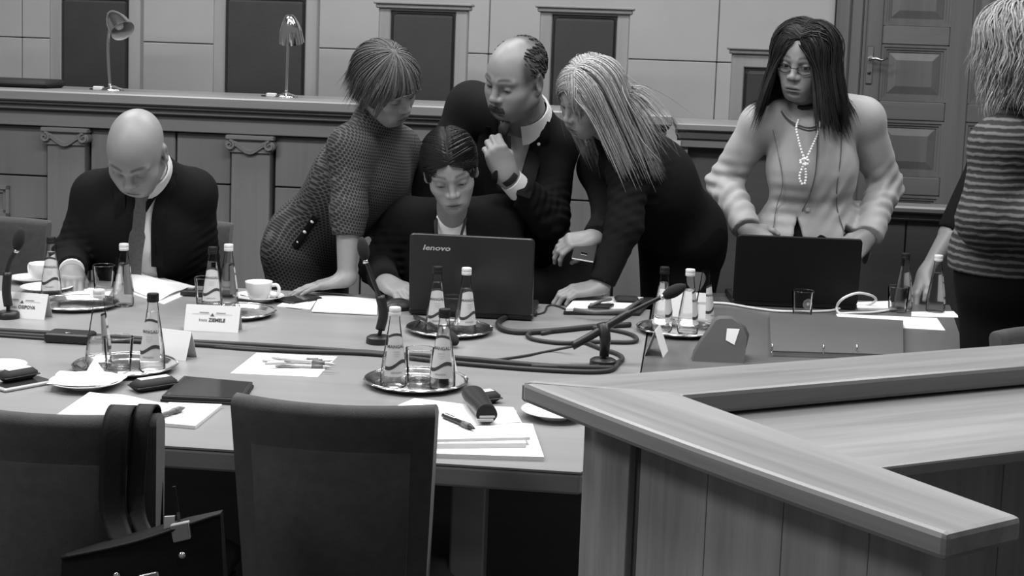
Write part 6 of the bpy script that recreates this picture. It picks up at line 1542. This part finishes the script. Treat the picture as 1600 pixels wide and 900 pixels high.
rf = part_roots(900, 71, 0, .040, .060, .022); df = np.stack([np.where(rf[:, 0] > -.004, 1., -1.)*.8, -.75+0*rf[:, 0], .2+0*rf[:, 0]], 1)
pf_, lf_ = simulate(Hc, R, S, rf, df, np.random.RandomState(9).uniform(.24, .32, 900), g=.09, layer=(.0, .016), base=.016, noise=.006, seed=71, cols=cols, clip=.150, face=((0, .085, -.035), (.056, .055, .088)))
hair_part(ch, Hc, R, S, 'hair_black', [(pa, le, .0032, dict(seed=11)), (pf_, lf_, .0034, dict(seed=71))], .010, [ell((0, .108, -.012), (.068, .080, .112), k=.01, op='s'), ell((0, .03, -.10), (.09, .10, .06), k=.01, op='s')])

# ---------------------------------------------------------------- blonde woman in striped cardigan at the right edge
J = dict(neck=A(1612, 178, 3.62), shR=A(1562, 228, 3.50), shL=A(1668, 228, 3.76), chest=A(1608, 300, 3.62), pelvis=A(1592, 432, 3.62),
         elR=A(1540, 345, 3.48), wrR=A(1640, 350, 3.42), elL=A(1690, 350, 3.72), wrL=A(1660, 330, 3.55))
legs_default(J, (.8, .5, 0), False, spread=.08)
hd = dict(c=A(1597, 86, 3.57), f=(.72, .66, -.15), u=(0, 0, 1), S=1.04, open=0, eyes=False, res=.004)
hR = make_hand(J['wrR'], (.9, .2, .1), (0, -1, 0), J['elR'], REL, 1, .95, res=.006)
hL = make_hand(J['wrL'], (-.6, -.5, 0), (0, 0, 1), J['elL'], REL, 1, .95, res=.006)
p, ch, Hc, R, S = person('pale blonde woman in a striped cardigan standing at the right edge', J, hd, [hR, hL], 'skinf', True)
T = torso_prims(J, .016, True, 1.05, .8)+[cap(J['shR'], J['elR'], .068, .070, k=.03), cap(J['elR'], J['wrR'], .070, .058, k=.03), cap(J['shL'], J['elL'], .068, .060, k=.04), cap(J['elL'], J['wrL'], .06, .05, k=.03),
     cap(J['pelvis']-[.05, 0, -.06], J['pelvis']+[.05, 0, .06], .140, .140, k=.06)]
zc2 = A(1550, 428, 3.55)[2]; T.append(Prim(lambda X, Y, Z: Z-zc2+0*X+0*Y, (J['pelvis'][0]-.4, 3.1, zc2-.5), (J['pelvis'][0]+.4, 4.1, zc2), .004, 's'))
jacket(ch, T, 'stripes', .007, limb_folds([(J['elR'], J['elR']-J['shR'], .07)], .003), name='cardigan')
T = [cap(J['pelvis']+[0, 0, .05], J['pelvis'], .145, .150, k=.05), cap(J['pelvis'], J['knL'], .15, .10, k=.05), cap(J['pelvis'], J['knR'], .15, .10, k=.05), cap(J['knL'], J['anL'], .10, .09, k=.03), cap(J['knR'], J['anR'], .10, .09, k=.03)]; T.append(cap(J['pelvis']-unit(J['shL']-J['shR'])*.075, J['pelvis']+unit(J['shL']-J['shR'])*.075, .118, .118, k=.04)); jacket(ch, T, 'trousers', .012, name='trousers')
rt = np.concatenate([scalp_points(1900, 13, lambda q: hl(q)), part_roots(1300, 43, .0, -.06, .05, .014)]); d = rt-np.array([0, .01, .12]); d[:, 2] -= .01
L = np.random.RandomState(8).uniform(.17, .25, len(rt)); L[rt[:, 2] < .04] *= .6
pa, le = simulate(Hc, R, S, rt, d, L, g=.14, layer=(.0, .030), base=.013, noise=.010, seed=13, curlamp=.22, cols=[(J['neck'], Hc, .05, .05)])
hair_part(ch, Hc, R, S, 'hair_blonde2', [(pa, le, .0036, dict(seed=13, tvar=.3))], .014)

# ---------------------------------------------------------------- person in black mostly hidden behind her
J = dict(neck=A(1606, 196, 4.66), shR=A(1552, 236, 4.58), shL=A(1690, 236, 4.76), chest=A(1615, 300, 4.66), pelvis=A(1640, 390, 4.76),
         elR=A(1487, 362, 4.54), wrR=A(1446, 426, 4.50), elL=A(1715, 330, 4.74), wrL=A(1700, 420, 4.64))
legs_default(J, (-.3, -.9, 0), False)
hd = dict(c=A(1612, 112, 4.60), f=(-.5, -.7, -.4), u=(0, 0, 1), S=1.0, open=0, eyes=False, res=.004)
hR = make_hand(J['wrR'], (-.42, -.25, -.85), (-.75, .1, .5), J['elR'], [(.3, .3, .2)]*4, -1, 1.0, thumb=None)
hL = make_hand(J['wrL'], (0, -.3, -.9), (1, 0, 0), J['elL'], REL, 1, .95, res=.006)
p, ch, Hc, R, S = person('person in black reaching a bare forearm towards the bottles at the right', J, hd, [hR, hL], 'skinf', True)
T = torso_prims(J, .012, True)+[cap(J['shR'], J['elR'], .062, .050, k=.04), cap(J['shL'], J['elL'], .06, .05, k=.04)]; a_ = unit(J['elR']-J['shR']); T.append(cutp(J['elR']-a_*.0, a_, .07))
jacket(ch, T, 'blazer', .010, name='top')
T = [cap(J['pelvis'], J['knL'], .14, .09, k=.05), cap(J['pelvis'], J['knR'], .14, .09, k=.05), cap(J['knL'], J['anL'], .09, .08, k=.03), cap(J['knR'], J['anR'], .09, .08, k=.03)]; T.append(cap(J['pelvis']-unit(J['shL']-J['shR'])*.075, J['pelvis']+unit(J['shL']-J['shR'])*.075, .118, .118, k=.04)); jacket(ch, T, 'trousers', .014, name='trousers')
rt = scalp_points(200, 15, lambda q: hl(q)); d = rt-np.array([0, .0, .11]); pa, le = simulate(Hc, R, S, rt, d, np.full(200, .12), g=.15, layer=(.004, .012), seed=15)
hair_part(ch, Hc, R, S, 'hair_black', [(pa, le, .007, dict(seed=15))], .008)
